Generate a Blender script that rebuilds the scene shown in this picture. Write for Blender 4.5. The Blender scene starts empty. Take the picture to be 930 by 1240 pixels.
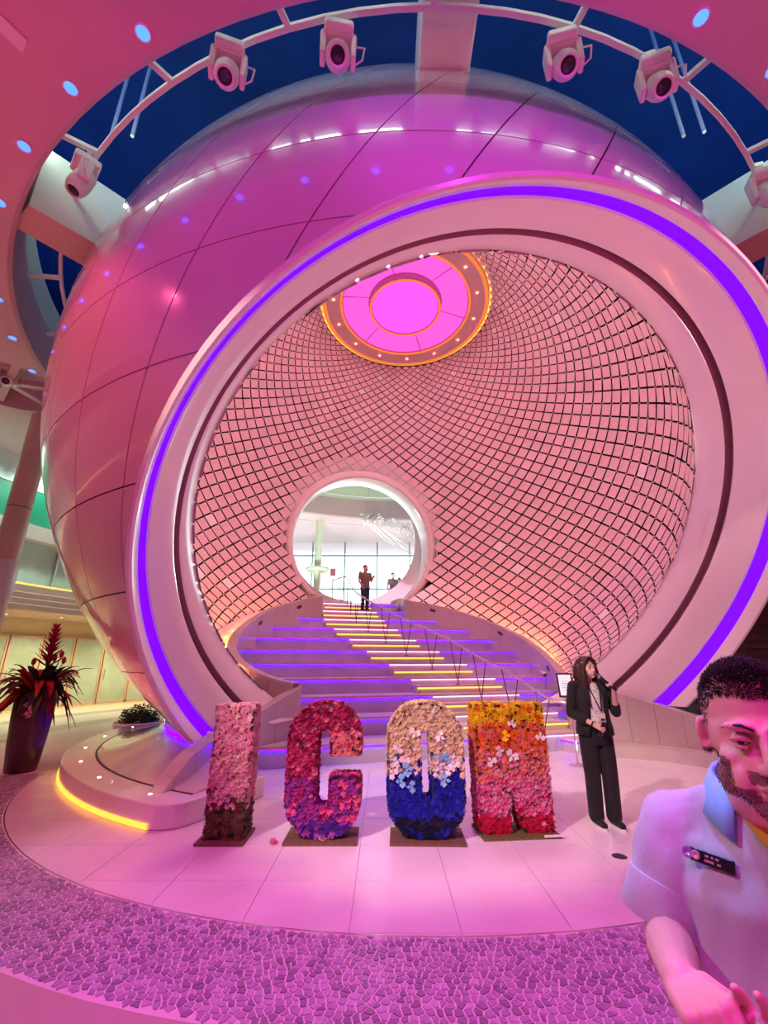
import bpy, bmesh, math, random
import numpy as np
from mathutils import Vector, Matrix, Quaternion, noise
random.seed(7); rng = np.random.default_rng(7)
SC = bpy.context.scene
COL = SC.collection
PI = math.pi

# ------------------------------------------------------------------ camera
F = 540.0; PITCH = math.radians(18.4); HC = 1.65
CAM = np.array([0.0, 0.0, HC])
cd = bpy.data.cameras.new('camera'); co = bpy.data.objects.new('camera', cd); COL.objects.link(co)
co.location = CAM; co.rotation_euler = (PI/2 + PITCH, 0, 0)
cd.sensor_fit = 'VERTICAL'; cd.sensor_height = 36.0; cd.sensor_width = 27.0; cd.lens = 36.0*F/1240.0
cd.clip_start = 0.05; cd.clip_end = 300
SC.camera = co
SC.view_settings.view_transform = 'Standard'; SC.view_settings.look = 'None'
SC.view_settings.gamma = 1.0; SC.view_settings.use_curve_mapping = False
SC.view_settings.exposure = 0.25
try:
    SC.cycles.use_denoising = True
    SC.cycles.max_bounces = 8; SC.cycles.diffuse_bounces = 4; SC.cycles.glossy_bounces = 3
    SC.cycles.sample_clamp_indirect = 6.0; SC.cycles.caustics_reflective = False; SC.cycles.caustics_refractive = False
except Exception: pass

# ------------------------------------------------------------------ daylight outside the glass wall
W = bpy.data.worlds.new('daylight'); SC.world = W; W.use_nodes = True
bgn = W.node_tree.nodes['Background']; bgn.inputs[0].default_value = (0.92, 0.97, 1.0, 1); bgn.inputs[1].default_value = 2.6

# ------------------------------------------------------------------ calibrated frame of the place
def unit(v): v = np.asarray(v, float); return v/np.linalg.norm(v)
CP, SP = math.cos(PITCH), math.sin(PITCH)
def ray(px, py):
    u = (px-465)/F; v = (620-py)/F
    return np.array([u, CP-v*SP, SP+v*CP])
def fl(px, py, z=0.0): d = ray(px, py); return CAM + d*(z-HC)/d[2]
def aty(px, py, y): d = ray(px, py); return CAM + d*y/d[1]
def atx(px, py, x): d = ray(px, py); return CAM + d*x/d[0]
def proj(P):
    P = np.asarray(P, float)-CAM
    z = P[..., 1]*CP+P[..., 2]*SP; y = -P[..., 1]*SP+P[..., 2]*CP
    return 465+F*P[..., 0]/z, 620-F*y/z, z
AX = np.array([0.2142, -0.742, -0.6353]); AX = unit(AX)          # axis of the big round mouth
PC = np.array([0.442, 10.951, 6.538]); PR = 7.638                # the pearl
IC = PC + AX*0.45; IR = 6.165                                    # tiled inner sphere
OAX = unit([0.019, 0.068, 0.998])                                # axis through the oculus
WC = np.array([-0.783, 16.038, 5.80]); WR = 2.58                 # round doorway at the head of the stairs
NW = unit([-0.237, 0.9715, 0.0])
SD = unit([AX[0], AX[1], 0])*-1                                  # up the stairs
SD = np.array([SD[0], SD[1], 0]); HD = np.array([SD[1], -SD[0], 0])
SOC = np.array([0.54, 11.42]); SOR = 8.83; SOZ = 8.0             # round hole in the soffit

# ------------------------------------------------------------------ materials
MATS = {}
def mat(name, col, rough=0.5, metal=0.0, var=0.0, scale=6.0, bump=0.0, coat=0.0, emit=None, es=0.0, alpha=None, trans=0.0, spec=0.5, bscale=None, sheen=0.0):
    m = bpy.data.materials.new(name); m.use_nodes = True; nt = m.node_tree; b = nt.nodes['Principled BSDF']
    b.inputs['Base Color'].default_value = (*col, 1); b.inputs['Roughness'].default_value = rough; b.inputs['Metallic'].default_value = metal
    b.inputs['Specular IOR Level'].default_value = spec
    if coat: b.inputs['Coat Weight'].default_value = coat; b.inputs['Coat Roughness'].default_value = 0.04
    if sheen: b.inputs['Sheen Weight'].default_value = sheen
    if trans: b.inputs['Transmission Weight'].default_value = trans
    if emit: b.inputs['Emission Color'].default_value = (*emit, 1); b.inputs['Emission Strength'].default_value = es
    if var or bump:
        tc = nt.nodes.new('ShaderNodeTexCoord'); n = nt.nodes.new('ShaderNodeTexNoise'); n.inputs['Scale'].default_value = scale; n.inputs['Detail'].default_value = 5
        nt.links.new(tc.outputs['Object'], n.inputs['Vector'])
        if var:
            r = nt.nodes.new('ShaderNodeMapRange'); r.inputs[1].default_value = 0.3; r.inputs[2].default_value = 0.7; r.inputs[3].default_value = 1-var; r.inputs[4].default_value = 1+var*0.6
            nt.links.new(n.outputs['Fac'], r.inputs[0])
            mx = nt.nodes.new('ShaderNodeMix'); mx.data_type = 'RGBA'; mx.blend_type = 'MULTIPLY'; mx.inputs[0].default_value = 1
            mx.inputs[6].default_value = (*col, 1); nt.links.new(r.outputs[0], mx.inputs[7]); nt.links.new(mx.outputs[2], b.inputs['Base Color'])
        if bump:
            bp = nt.nodes.new('ShaderNodeBump'); bp.inputs['Strength'].default_value = bump; bp.inputs['Distance'].default_value = 0.01
            if bscale:
                n2 = nt.nodes.new('ShaderNodeTexNoise'); n2.inputs['Scale'].default_value = bscale; nt.links.new(tc.outputs['Object'], n2.inputs['Vector']); nt.links.new(n2.outputs['Fac'], bp.inputs['Height'])
            else: nt.links.new(n.outputs['Fac'], bp.inputs['Height'])
            nt.links.new(bp.outputs[0], b.inputs['Normal'])
    MATS[name] = m
    return m
def glow(name, col, s):
    return mat(name, (0.02, 0.02, 0.02), 0.8, emit=col, es=s, spec=0.0)

# ------------------------------------------------------------------ scene graph helpers
def link(name, me, m=None, parent=None, smooth=False):
    o = bpy.data.objects.new(name, me); COL.objects.link(o)
    if m is not None and not me.materials: me.materials.append(MATS[m] if isinstance(m, str) else m)
    if smooth: me.polygons.foreach_set('use_smooth', [True]*len(me.polygons))
    if parent is not None: o.parent = parent; o.matrix_parent_inverse = Matrix.Identity(4)
    return o
def tag(o, label, cat, group=None):
    o['label'] = label; o['category'] = cat
    if group: o['group'] = group
    return o
def thing(name, label, cat, loc=(0, 0, 0), rz=0.0, group=None):
    o = bpy.data.objects.new(name, None); COL.objects.link(o); o.location = loc; o.rotation_euler = (0, 0, rz); o.empty_display_size = 0.1
    return tag(o, label, cat, group)
def struct(o): o['kind'] = 'structure'; return o
def stuff(o): o['kind'] = 'stuff'; return o
def me_from(v, f, name='m'):
    me = bpy.data.meshes.new(name); me.from_pydata([tuple(map(float, p)) for p in v], [], f); me.update(); return me

class MB:
    """collects shapes into one mesh"""
    def __init__(s): s.v = []; s.f = []
    def add(s, v, f):
        b = len(s.v); s.v += [tuple(map(float, p)) for p in v]; s.f += [tuple(i+b for i in q) for q in f]; return s
    def box(s, c, d, rz=0.0, M=None, taper=1.0):
        x, y, z = d[0]/2, d[1]/2, d[2]/2
        v = np.array([(-x, -y, -z), (x, -y, -z), (x, y, -z), (-x, y, -z), (-x*taper, -y*taper, z), (x*taper, -y*taper, z), (x*taper, y*taper, z), (-x*taper, y*taper, z)])
        if rz: c_, s_ = math.cos(rz), math.sin(rz); v = v @ np.array([[c_, s_, 0], [-s_, c_, 0], [0, 0, 1]])
        if M is not None: v = v @ np.array(M).T
        return s.add(v+np.array(c), [(3, 2, 1, 0), (4, 5, 6, 7), (0, 1, 5, 4), (1, 2, 6, 5), (2, 3, 7, 6), (3, 0, 4, 7)])
    def hexa(s, bot, top):
        return s.add(list(bot)+list(top), [(3, 2, 1, 0), (4, 5, 6, 7), (0, 1, 5, 4), (1, 2, 6, 5), (2, 3, 7, 6), (3, 0, 4, 7)])
    def prism(s, poly, z0, z1):
        n = len(poly); v = [(p[0], p[1], z0) for p in poly]+[(p[0], p[1], z1) for p in poly]
        return s.add(v, [tuple(range(n-1, -1, -1)), tuple(range(n, 2*n))]+[(i, (i+1) % n, n+(i+1) % n, n+i) for i in range(n)])
    def tube(s, path, r, n=8, closed=False, caps=True, flat=None):
        P = [np.array(p, float) for p in path]; m = len(P)
        rs = r if hasattr(r, '__len__') else [r]*m
        T = []
        for i in range(m):
            a_ = P[(i-1) % m] if (closed or i > 0) else P[i]; b_ = P[(i+1) % m] if (closed or i < m-1) else P[i]
            t = b_-a_; L = np.linalg.norm(t); T.append(t/L if L > 1e-9 else np.array([0, 0, 1.]))
        up = np.array([0, 0, 1.]) if abs(T[0][2]) < 0.9 else np.array([1., 0, 0])
        x = unit(np.cross(up, T[0])); v = []
        for i in range(m):
            x = x-T[i]*(x@T[i]); x = unit(x); y = np.cross(T[i], x)
            for k in range(n):
                an = 2*PI*k/n; v.append(P[i]+rs[i]*(x*math.cos(an)+y*math.sin(an)*(flat or 1)))
        f = []
        for i in range(m if closed else m-1):
            j = (i+1) % m
            for k in range(n): f.append((i*n+k, i*n+(k+1) % n, j*n+(k+1) % n, j*n+k))
        if caps and not closed: f.append(tuple(range(n-1, -1, -1))); f.append(tuple((m-1)*n+k for k in range(n)))
        return s.add(v, f)
    def lathe(s, prof, c=(0, 0, 0), ax=(0, 0, 1), n=48, a0=0.0, a1=2*PI, ref=None):
        """prof: list of (offset along axis, radius)"""
        ax = unit(ax); ref = np.array(ref, float) if ref is not None else (np.array([1., 0, 0]) if abs(ax[0]) < 0.8 else np.array([0, 1., 0]))
        x = unit(ref-ax*(ref@ax)); y = np.cross(ax, x); full = abs(a1-a0-2*PI) < 1e-6; m = n if full else n+1; v = []
        for i in range(m):
            an = a0+(a1-a0)*i/n; d = x*math.cos(an)+y*math.sin(an)
            for (o, r) in prof: v.append(np.array(c)+ax*o+d*r)
        k = len(prof); f = []
        for i in range(n):
            j = (i+1) % m
            for q in range(k-1): f.append((i*k+q, j*k+q, j*k+q+1, i*k+q+1))
        return s.add(v, f)
    def ell(s, c, r, n=12, m=8, M=None):
        v = []; f = []
        for i in range(m+1):
            th = PI*i/m
            for k in range(n):
                ph = 2*PI*k/n; p = np.array([r[0]*math.sin(th)*math.cos(ph), r[1]*math.sin(th)*math.sin(ph), r[2]*math.cos(th)])
                if M is not None: p = np.array(M) @ p
                v.append(p+np.array(c))
        for i in range(m):
            for k in range(n): f.append((i*n+k, (i+1)*n+k, (i+1)*n+(k+1) % n, i*n+(k+1) % n))
        return s.add(v, f)
    def mesh(s, name='m'):
        me = me_from(s.v, s.f, name); bm = bmesh.new(); bm.from_mesh(me)
        bmesh.ops.remove_doubles(bm, verts=bm.verts, dist=1e-6); bmesh.ops.recalc_face_normals(bm, faces=bm.faces); bm.to_mesh(me); bm.free(); return me
    def build(s, name, m, parent=None, smooth=False): return link(name, s.mesh(name), m, parent, smooth)
def bevel(o, w, seg=2):
    md = o.modifiers.new('bevel', 'BEVEL'); md.width = w; md.segments = seg; md.limit_method = 'ANGLE'; md.angle_limit = math.radians(35); return o
def autosmooth(o, ang=40):
    me = o.data; me.polygons.foreach_set('use_smooth', [True]*len(me.polygons))
    bm = bmesh.new(); bm.from_mesh(me)
    for e in bm.edges:
        if len(e.link_faces) == 2 and e.calc_face_angle(0) > math.radians(ang): e.smooth = False
    bm.to_mesh(me); bm.free(); return o
def spot(name, loc, tgt, power, col, size=60, blend=0.6, rad=0.1):
    l = bpy.data.lights.new(name, 'SPOT'); l.energy = power; l.color = col; l.spot_size = math.radians(size); l.spot_blend = blend; l.shadow_soft_size = rad
    o = bpy.data.objects.new(name, l); COL.objects.link(o); o.location = loc
    o.rotation_euler = (Vector(tgt)-Vector(loc)).to_track_quat('-Z', 'Y').to_euler(); return o
# ------------------------------------------------------------------ palette
mat('paving', (0.80, 0.74, 0.70), 0.34, var=0.10, scale=1.2, spec=0.4)
mat('paving_tile', (0.78, 0.74, 0.76), 0.30, var=0.08, scale=2.0, spec=0.45)
mat('grout_dark', (0.52, 0.47, 0.46), 0.7)
mat('grout_light', (0.80, 0.74, 0.72), 0.6)
mat('soffit', (0.66, 0.46, 0.50), 0.55, var=0.05, scale=0.8)
mat('ceiling_blue', (0.02, 0.09, 0.30), 0.8, var=0.2, scale=0.7)
mat('cream', (0.82, 0.76, 0.72), 0.38, var=0.04, scale=1.0)
mat('cream_gloss', (0.86, 0.80, 0.77), 0.2, coat=0.5, var=0.03, scale=1.0)
mat('tan', (0.72, 0.52, 0.40), 0.45, var=0.06, scale=2.0)
mat('pale_green', (0.72, 0.82, 0.66), 0.55, var=0.04, scale=0.8)
mat('pearl', (0.66, 0.54, 0.57), 0.18, coat=0.8, var=0.05, scale=0.5, spec=0.6)
mat('seam', (0.045, 0.02, 0.03), 0.6)
mat('groove', (0.30, 0.13, 0.17), 0.4)
mat('void_black', (0.008, 0.004, 0.005), 0.85)
mat('tile_pink', (0.84, 0.66, 0.66), 0.24, var=0.10, scale=1.4, spec=0.6)
mat('tile_white', (0.95, 0.93, 0.92), 0.08, spec=0.8)
mat('clip_white', (0.95, 0.9, 0.85), 0.3)
mat('stair_stone', (0.60, 0.52, 0.51), 0.4, var=0.10, scale=3.0)
mat('parapet', (0.58, 0.48, 0.45), 0.35, var=0.08, scale=1.5)
mat('steel', (0.75, 0.72, 0.72), 0.25, 0.9)
mat('steel_dark', (0.10, 0.09, 0.09), 0.4, 0.6)
mat('white_paint', (0.85, 0.83, 0.80), 0.35, var=0.04, scale=4.0)
mat('black_plastic', (0.012, 0.012, 0.014), 0.35)
mat('glass_dark', (0.02, 0.02, 0.03), 0.05, spec=0.9)
mat('green_band', (0.0, 0.20, 0.11), 0.5, var=0.08, scale=1.5)
mat('teal', (0.45, 0.74, 0.80), 0.6, var=0.04, scale=1.0)
mat('warm_wall', (0.78, 0.66, 0.42), 0.6, var=0.06, scale=1.2)
mat('shop_glass', (0.55, 0.72, 0.62), 0.12, var=0.25, scale=0.9, spec=0.6)
m = mat('stair_glass', (0.9, 0.98, 0.97), 0.02); nt = m.node_tree; nt.nodes.clear()
_o = nt.nodes.new('ShaderNodeOutputMaterial'); _m = nt.nodes.new('ShaderNodeMixShader'); _t = nt.nodes.new('ShaderNodeBsdfTransparent'); _g = nt.nodes.new('ShaderNodeBsdfGlossy'); _f = nt.nodes.new('ShaderNodeFresnel')
_t.inputs[0].default_value = (0.92, 0.98, 0.97, 1); _g.inputs['Roughness'].default_value = 0.02; _f.inputs[0].default_value = 1.3
nt.links.new(_f.outputs[0], _m.inputs[0]); nt.links.new(_t.outputs[0], _m.inputs[1]); nt.links.new(_g.outputs[0], _m.inputs[2]); nt.links.new(_m.outputs[0], _o.inputs[0])
glow('led_purple', (0.16, 0.0, 1.0), 1.35)
glow('led_purple_step', (0.055, 0.0, 1.0), 10.0)
glow('led_amber', (1.0, 0.40, 0.05), 1.9)
glow('led_amber_step', (1.0, 0.46, 0.09), 1.8)
glow('led_pink_step', (1.0, 0.45, 0.85), 3.0)
glow('led_orange', (1.0, 0.15, 0.03), 1.3)
glow('oculus_pink', (1.0, 0.10, 0.62), 1.05)
glow('oculus_core', (1.0, 0.07, 0.80), 1.35)
glow('lamp_blue', (0.015, 0.05, 1.0), 9.0)
glow('lamp_red', (1.0, 0.05, 0.03), 20.0)
glow('lamp_warm', (1.0, 0.72, 0.42), 12.0)

# ------------------------------------------------------------------ stage lamps, mostly unseen and added for their colour (fixtures are built further down)
LAMPS = [
    # loc, target, power, colour, cone
    ((-3.2, -1.2, 7.8), (-1.8, 1.5, 0.0), 700, (1.0, 0.03, 0.92), 52),
    (( 3.0, -1.4, 7.8), ( 1.8, 1.4, 0.0), 800, (1.0, 0.03, 0.98), 52),
    (( 0.0, -3.0, 7.8), ( 0.0, 0.6, 0.0), 620, (1.0, 0.03, 0.95), 54),
    ((-4.6, -1.6, 7.8), ( 0.9, 6.3, 0.6), 3300, (1.0, 0.76, 0.64), 25),
    ((-7.5,  5.2, 7.8), (-5.0, 7.0, 0.0),  300, (1.0, 0.40, 0.50), 75),
    (( 4.6,  0.6, 7.8), ( 5.0, 8.0, 1.6),  1100, (1.0, 0.56, 0.56), 46),
    ((-2.2, -2.4, 7.8), (-0.8, 3.6, 7.2),  430, (0.60, 0.03, 0.95), 58),
    (( 2.6, -2.4, 7.8), ( 2.2, 3.8, 7.6),  650, (0.62, 0.03, 0.95), 58),
    ((-6.0,  2.2, 7.7), (-4.2, 6.2, 3.6),  460, (1.0, 0.10, 0.22), 75),
    ((-5.2,  2.4, 7.7), ( 0.62, 1.05, 1.20), 620, (0.86, 1.0, 0.92), 8),
]
for i_, (l_, t_, p_, c_, s_) in enumerate(LAMPS): spot('stage_light', l_, t_, p_, c_, s_, 0.5, 0.12)
# unseen pink uplights, added on the floor to wash the soffit
UPL = [((-7.4, 1.6, 0.25), (-6.4, 4.0, 8.0)), ((7.2, 0.4, 0.25), (6.0, 2.6, 8.0)), ((-2.6, -3.2, 0.25), (-2.6, 0.2, 8.0)), ((3.2, -3.2, 0.25), (3.0, 0.2, 8.0))]
for l_, t_ in UPL: spot('floor_uplight', l_, t_, 270, (1.0, 0.07, 0.26), 105, 0.7, 0.1)
spot('floor_uplight', (-7.4, 1.6, 0.27), tuple(fl(-60, -10, SOZ)), 200, (1.0, 0.03, 0.20), 44, 0.9, 0.1)
# blue beam from the downlight above the near man
spot('blue_beam', (0.18, 2.5, 7.95), (0.66, 1.14, 1.30), 1400, (0.12, 0.28, 1.0), 7, 0.6, 0.05)
# warm uplights added at both stair feet to brighten the inside of the mouth
FTL = [((-1.55, 8.2, 0.22), (1.4, 4.2, 6.2)), ((3.72, 8.55, 0.20), (2.2, 4.2, 6.2))]
for l_, t_ in FTL: spot('stair_foot_light', l_, t_, 260, (1.0, 0.60, 0.58), 120, 0.7, 0.08)
# red uplights in the left plinth
for an_ in (-140, -158): spot('plinth_uplight', (PC[0]+6.06*math.cos(math.radians(an_)), PC[1]+6.06*math.sin(math.radians(an_)), 0.26), (PC[0]+5.6*math.cos(math.radians(an_)), PC[1]+5.6*math.sin(math.radians(an_)), 3.0), 75, (1.0, 0.10, 0.12), 110, 0.7, 0.06)
# mint fill without fixtures, added to brighten the tie beams and drum
for P_ in (fl(112, 222, 9.5), fl(916, 222, 9.5)):
    bl = bpy.data.lights.new('beam_light', 'POINT'); bl.energy = 38; bl.color = (0.80, 1.0, 0.78); bl.shadow_soft_size = 0.15
    bo = bpy.data.objects.new('beam_light', bl); COL.objects.link(bo); bo.location = P_
# the oculus in the crown of the pearl lights the tiles
ol = bpy.data.lights.new('oculus_light', 'AREA'); ol.shape = 'DISK'; ol.size = 3.6; ol.energy = 330; ol.color = (1.0, 0.52, 0.62)
oo = bpy.data.objects.new('oculus_light', ol); COL.objects.link(oo); oo.location = IC+OAX*5.50; oo.rotation_euler = Vector(-OAX).to_track_quat('-Z', 'Y').to_euler()
# blue fill without fixtures, added to light the void above the drum
for an_ in (-150, -120, -90, -60, -30, 0, 180):
    bl = bpy.data.lights.new('void_light', 'POINT'); bl.energy = 110; bl.color = (0.10, 0.34, 1.0); bl.shadow_soft_size = 0.2
    bo = bpy.data.objects.new('void_light', bl); COL.objects.link(bo); bo.location = (SOC[0]+10.6*math.cos(math.radians(an_)), SOC[1]+10.6*math.sin(math.radians(an_)), 11.0)

# ------------------------------------------------------------------ floor
def ring_pts(c, r, n, a0=0, a1=2*PI): return [(c[0]+r*math.cos(a0+(a1-a0)*i/n), c[1]+r*math.sin(a0+(a1-a0)*i/n)) for i in range(n)]
FC = np.array([0.377, 9.303]); FR1 = 5.81; FR2 = 6.63
b = MB(); b.prism(ring_pts(SOC, 16.2, 96), -0.30, -0.008)
floor = struct(b.build('floor', 'grout_dark'))
# outer paving: annulus with pale and tan curved bands
m = mat('paving_bands', (0.8, 0.74, 0.7), 0.32, spec=0.4); nt = m.node_tree; bs = nt.nodes['Principled BSDF']
tc = nt.nodes.new('ShaderNodeTexCoord'); sx = nt.nodes.new('ShaderNodeVectorMath'); sx.operation = 'DISTANCE'; sx.inputs[1].default_value = (SOC[0], SOC[1], 0)
nt.links.new(tc.outputs['Object'], sx.inputs[0]); cr = nt.nodes.new('ShaderNodeValToRGB'); mr = nt.nodes.new('ShaderNodeMapRange'); mr.inputs[1].default_value = 8; mr.inputs[2].default_value = 15
nt.links.new(sx.outputs['Value'], mr.inputs[0]); nt.links.new(mr.outputs[0], cr.inputs[0]); cr.color_ramp.interpolation = 'CONSTANT'
el = cr.color_ramp.elements; el[0].position = 0; el[0].color = (0.80, 0.74, 0.70, 1); el[1].position = 0.09; el[1].color = (0.52, 0.44, 0.38, 1)
for p_, c_ in ((0.2, (0.80, 0.74, 0.68, 1)), (0.42, (0.50, 0.42, 0.36, 1)), (0.52, (0.82, 0.74, 0.62, 1)), (0.8, (0.66, 0.56, 0.42, 1))):
    e_ = el.new(p_); e_.color = c_
nt.links.new(cr.outputs[0], bs.inputs['Base Color'])
b = MB(); n = 128; b.lathe([(-0.008, FR2), (0.0, FR2), (0.0, 7.4)], (FC[0], FC[1], 0), n=n)
v0 = len(b.v)
A = ring_pts(FC, 7.4, n); B = ring_pts(SOC, 16.1, n); vv = [(*p, 0) for p in A]+[(*p, 0) for p in B]
b.add(vv, [(i, (i+1) % n, n+(i+1) % n, n+i) for i in range(n)])
b.build('outer_paving', 'paving_bands', floor)
# square tiles inside the circle, clipped to it
def clip(poly, nx, ny, d):          # keep nx*x+ny*y <= d
    out = []; k = len(poly)
    for i in range(k):
        p, q = poly[i], poly[(i+1) % k]; a_ = nx*p[0]+ny*p[1]-d; c_ = nx*q[0]+ny*q[1]-d
        if a_ <= 0: out.append(p)
        if (a_ < 0 < c_) or (c_ < 0 < a_):
            t = a_/(a_-c_); out.append((p[0]+t*(q[0]-p[0]), p[1]+t*(q[1]-p[1])))
    return out
TS = 0.72; g = 0.0025
for i in range(-9, 10):
    for j in range(-9, 10):
        x0, y0 = FC[0]+i*TS+0.12, FC[1]+j*TS
        if y0 > 10.2: continue
        poly = [(x0+g, y0+g), (x0+TS-g, y0+g), (x0+TS-g, y0+TS-g), (x0+g, y0+TS-g)]
        if max(math.hypot(p[0]-FC[0], p[1]-FC[1]) for p in poly) > FR1-0.02:
            for k in range(120):
                an = 2*PI*k/120; poly = clip(poly, math.cos(an), math.sin(an), (FC[0]*math.cos(an)+FC[1]*math.sin(an))+FR1-0.02)
                if len(poly) < 3: break
            if len(poly) < 3: continue
        q = MB(); q.prism(poly, -0.008, 0.0); q.build('floor_tile', 'paving_tile', floor)
b = MB(); b.lathe([(-0.006, FR1-0.018), (0.002, FR1-0.018), (0.002, FR1-0.006), (-0.006, FR1-0.006)], (FC[0], FC[1], 0), n=160)
b.build('metal_strip', 'steel', floor)
b = MB(); b.lathe([(-0.002, FR1-0.006), (-0.002, FR2)], (FC[0], FC[1], 0), n=160)
b.build('mosaic_bed', 'grout_light', floor)
# crazy-paving mosaic: one cell per stone
STM = [mat('mosaic_stone', (0.42, 0.36, 0.46), 0.35, var=0.2, scale=9), mat('mosaic_stone_dark', (0.28, 0.23, 0.32), 0.3, var=0.2, scale=9), mat('mosaic_stone_light', (0.54, 0.48, 0.58), 0.4, var=0.2, scale=9)]
sp = 0.046; rows = int((FR2-FR1-0.01)/sp); da = sp/6.2; a_lo, a_hi = -PI/2-1.30, -PI/2+1.05; cols = int((a_hi-a_lo)/da)
seeds = {}
for r_ in range(-1, rows+1):
    for c_ in range(cols):
        seeds[(r_, c_)] = (FR1+0.005+(r_+0.5+random.uniform(-.42, .42))*sp, a_lo+(c_+0.5+random.uniform(-.42, .42)+(0.5 if r_ % 2 else 0))*da)
cells = []
for (r_, c_), (rr, aa) in seeds.items():
    if r_ < 0 or r_ >= rows: continue
    ca, sa = math.cos(aa), math.sin(aa)
    P0 = (FC[0]+rr*ca, FC[1]+rr*sa)
    px, py, pz = proj(np.array([P0[0], P0[1], 0.0]))
    if pz < 0.3 or not (-260 < px < 1190 and py < 1500): continue
    poly = [(P0[0]-.09, P0[1]-.09), (P0[0]+.09, P0[1]-.09), (P0[0]+.09, P0[1]+.09), (P0[0]-.09, P0[1]+.09)]
    for dr in (-2, -1, 0, 1, 2):
        for dc in (-2, -1, 0, 1, 2):
            if (dr or dc) and (r_+dr, c_+dc) in seeds:
                r2, a2 = seeds[(r_+dr, c_+dc)]; Q = (FC[0]+r2*math.cos(a2), FC[1]+r2*math.sin(a2))
                nx, ny = Q[0]-P0[0], Q[1]-P0[1]; L = math.hypot(nx, ny)
                if L > 0.2: continue
                nx /= L; ny /= L; poly = clip(poly, nx, ny, nx*P0[0]+ny*P0[1]+L/2-0.0045)
    if len(poly) < 3: continue
    poly = clip(poly, ca, sa, FC[0]*ca+FC[1]*sa+FR2-0.006); poly = clip(poly, -ca, -sa, -(FC[0]*ca+FC[1]*sa+FR1+0.004)) if len(poly) > 2 else poly
    if len(poly) < 3: continue
    area = 0.5*abs(sum(poly[i][0]*poly[(i+1) % len(poly)][1]-poly[(i+1) % len(poly)][0]*poly[i][1] for i in range(len(poly))))
    if area < 2e-4: continue
    vis = 0 <= px <= 930 and py <= 1240
    cells.append((area/pz**2 if vis else 0.0, poly))
cells.sort(key=lambda t: -t[0])
def stone(bm, poly):
    c = (sum(p[0] for p in poly)/len(poly), sum(p[1] for p in poly)/len(poly)); n = len(poly)
    v = [(p[0], p[1], -0.004) for p in poly]+[(p[0]+(c[0]-p[0])*.06, p[1]+(c[1]-p[1])*.06, 0.003) for p in poly]
    bm.add(v, [tuple(range(n, 2*n))]+[(i, (i+1) % n, n+(i+1) % n, n+i) for i in range(n)])
rest = [MB(), MB(), MB()]
for i, (a_, poly) in enumerate(cells):
    k = random.choices((0, 1, 2), (5, 3, 2))[0]
    if i < 297: q = MB(); stone(q, poly); q.build('mosaic_stone', STM[k], floor)
    else: stone(rest[k], poly)
rs_ = MB(); mi = []
for k in range(3):
    mi += [k]*len(rest[k].f); rs_.add(rest[k].v, rest[k].f)
me = rs_.mesh('mosaic_stones')
for k in range(3): me.materials.append(STM[k])
me.polygons.foreach_set('material_index', mi)
stuff(link('mosaic_stones', me, None, floor))

# ------------------------------------------------------------------ soffit with round hole, upper void and blue ceiling
b = MB(); b.lathe([(SOZ, 16.2), (SOZ, 9.9), (SOZ+0.03, 9.9), (SOZ+0.03, 9.86), (SOZ, 9.86), (SOZ, SOR+0.06), (SOZ+0.06, SOR), (SOZ+0.95, SOR), (SOZ+0.95, 16.2)], (SOC[0], SOC[1], 0), n=160)
ceiling = struct(b.build('ceiling', 'soffit')); autosmooth(ceiling, 30)
b = MB(); b.prism(ring_pts(SOC, 16.2, 64), 16.0, 16.2); struct(b.build('ceiling_upper', 'ceiling_blue'))
b = MB(); b.lathe([(SOZ+0.95, 15.9), (16.0, 15.9)], (SOC[0], SOC[1], 0), n=96); struct(b.build('wall_upper', 'ceiling_blue'))
# ------------------------------------------------------------------ the pearl
pearl = thing('pearl_sphere', 'giant glossy pink-lit sphere with round tiled mouth over the staircase', 'sculpture', (PC[0], PC[1], 0))
PO = np.array([PC[0], PC[1], 0.0])
def sub(P): return np.asarray(P)-PO
MOUTH_O = 5.92
def cut(me_bm, planes):
    for co_, no_ in planes:
        geom = me_bm.verts[:]+me_bm.edges[:]+me_bm.faces[:]
        if not geom: return
        bmesh.ops.bisect_plane(me_bm, geom=geom, dist=1e-5, plane_co=Vector(co_), plane_no=Vector(no_), clear_outer=True)
cutplanes = [(sub(PC+AX*MOUTH_O), AX), ((0, 0, 0.12), (0, 0, -1))]
def sph_pt(lat, lon, r): return np.array([PC[0]+r*math.cos(lat)*math.sin(lon), PC[1]-r*math.cos(lat)*math.cos(lon), PC[2]+r*math.sin(lat)])
rad = math.radians
ROW = 9.3; LAT0 = 5.0; LON0 = -4.0; SHIFT = 5.2
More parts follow.
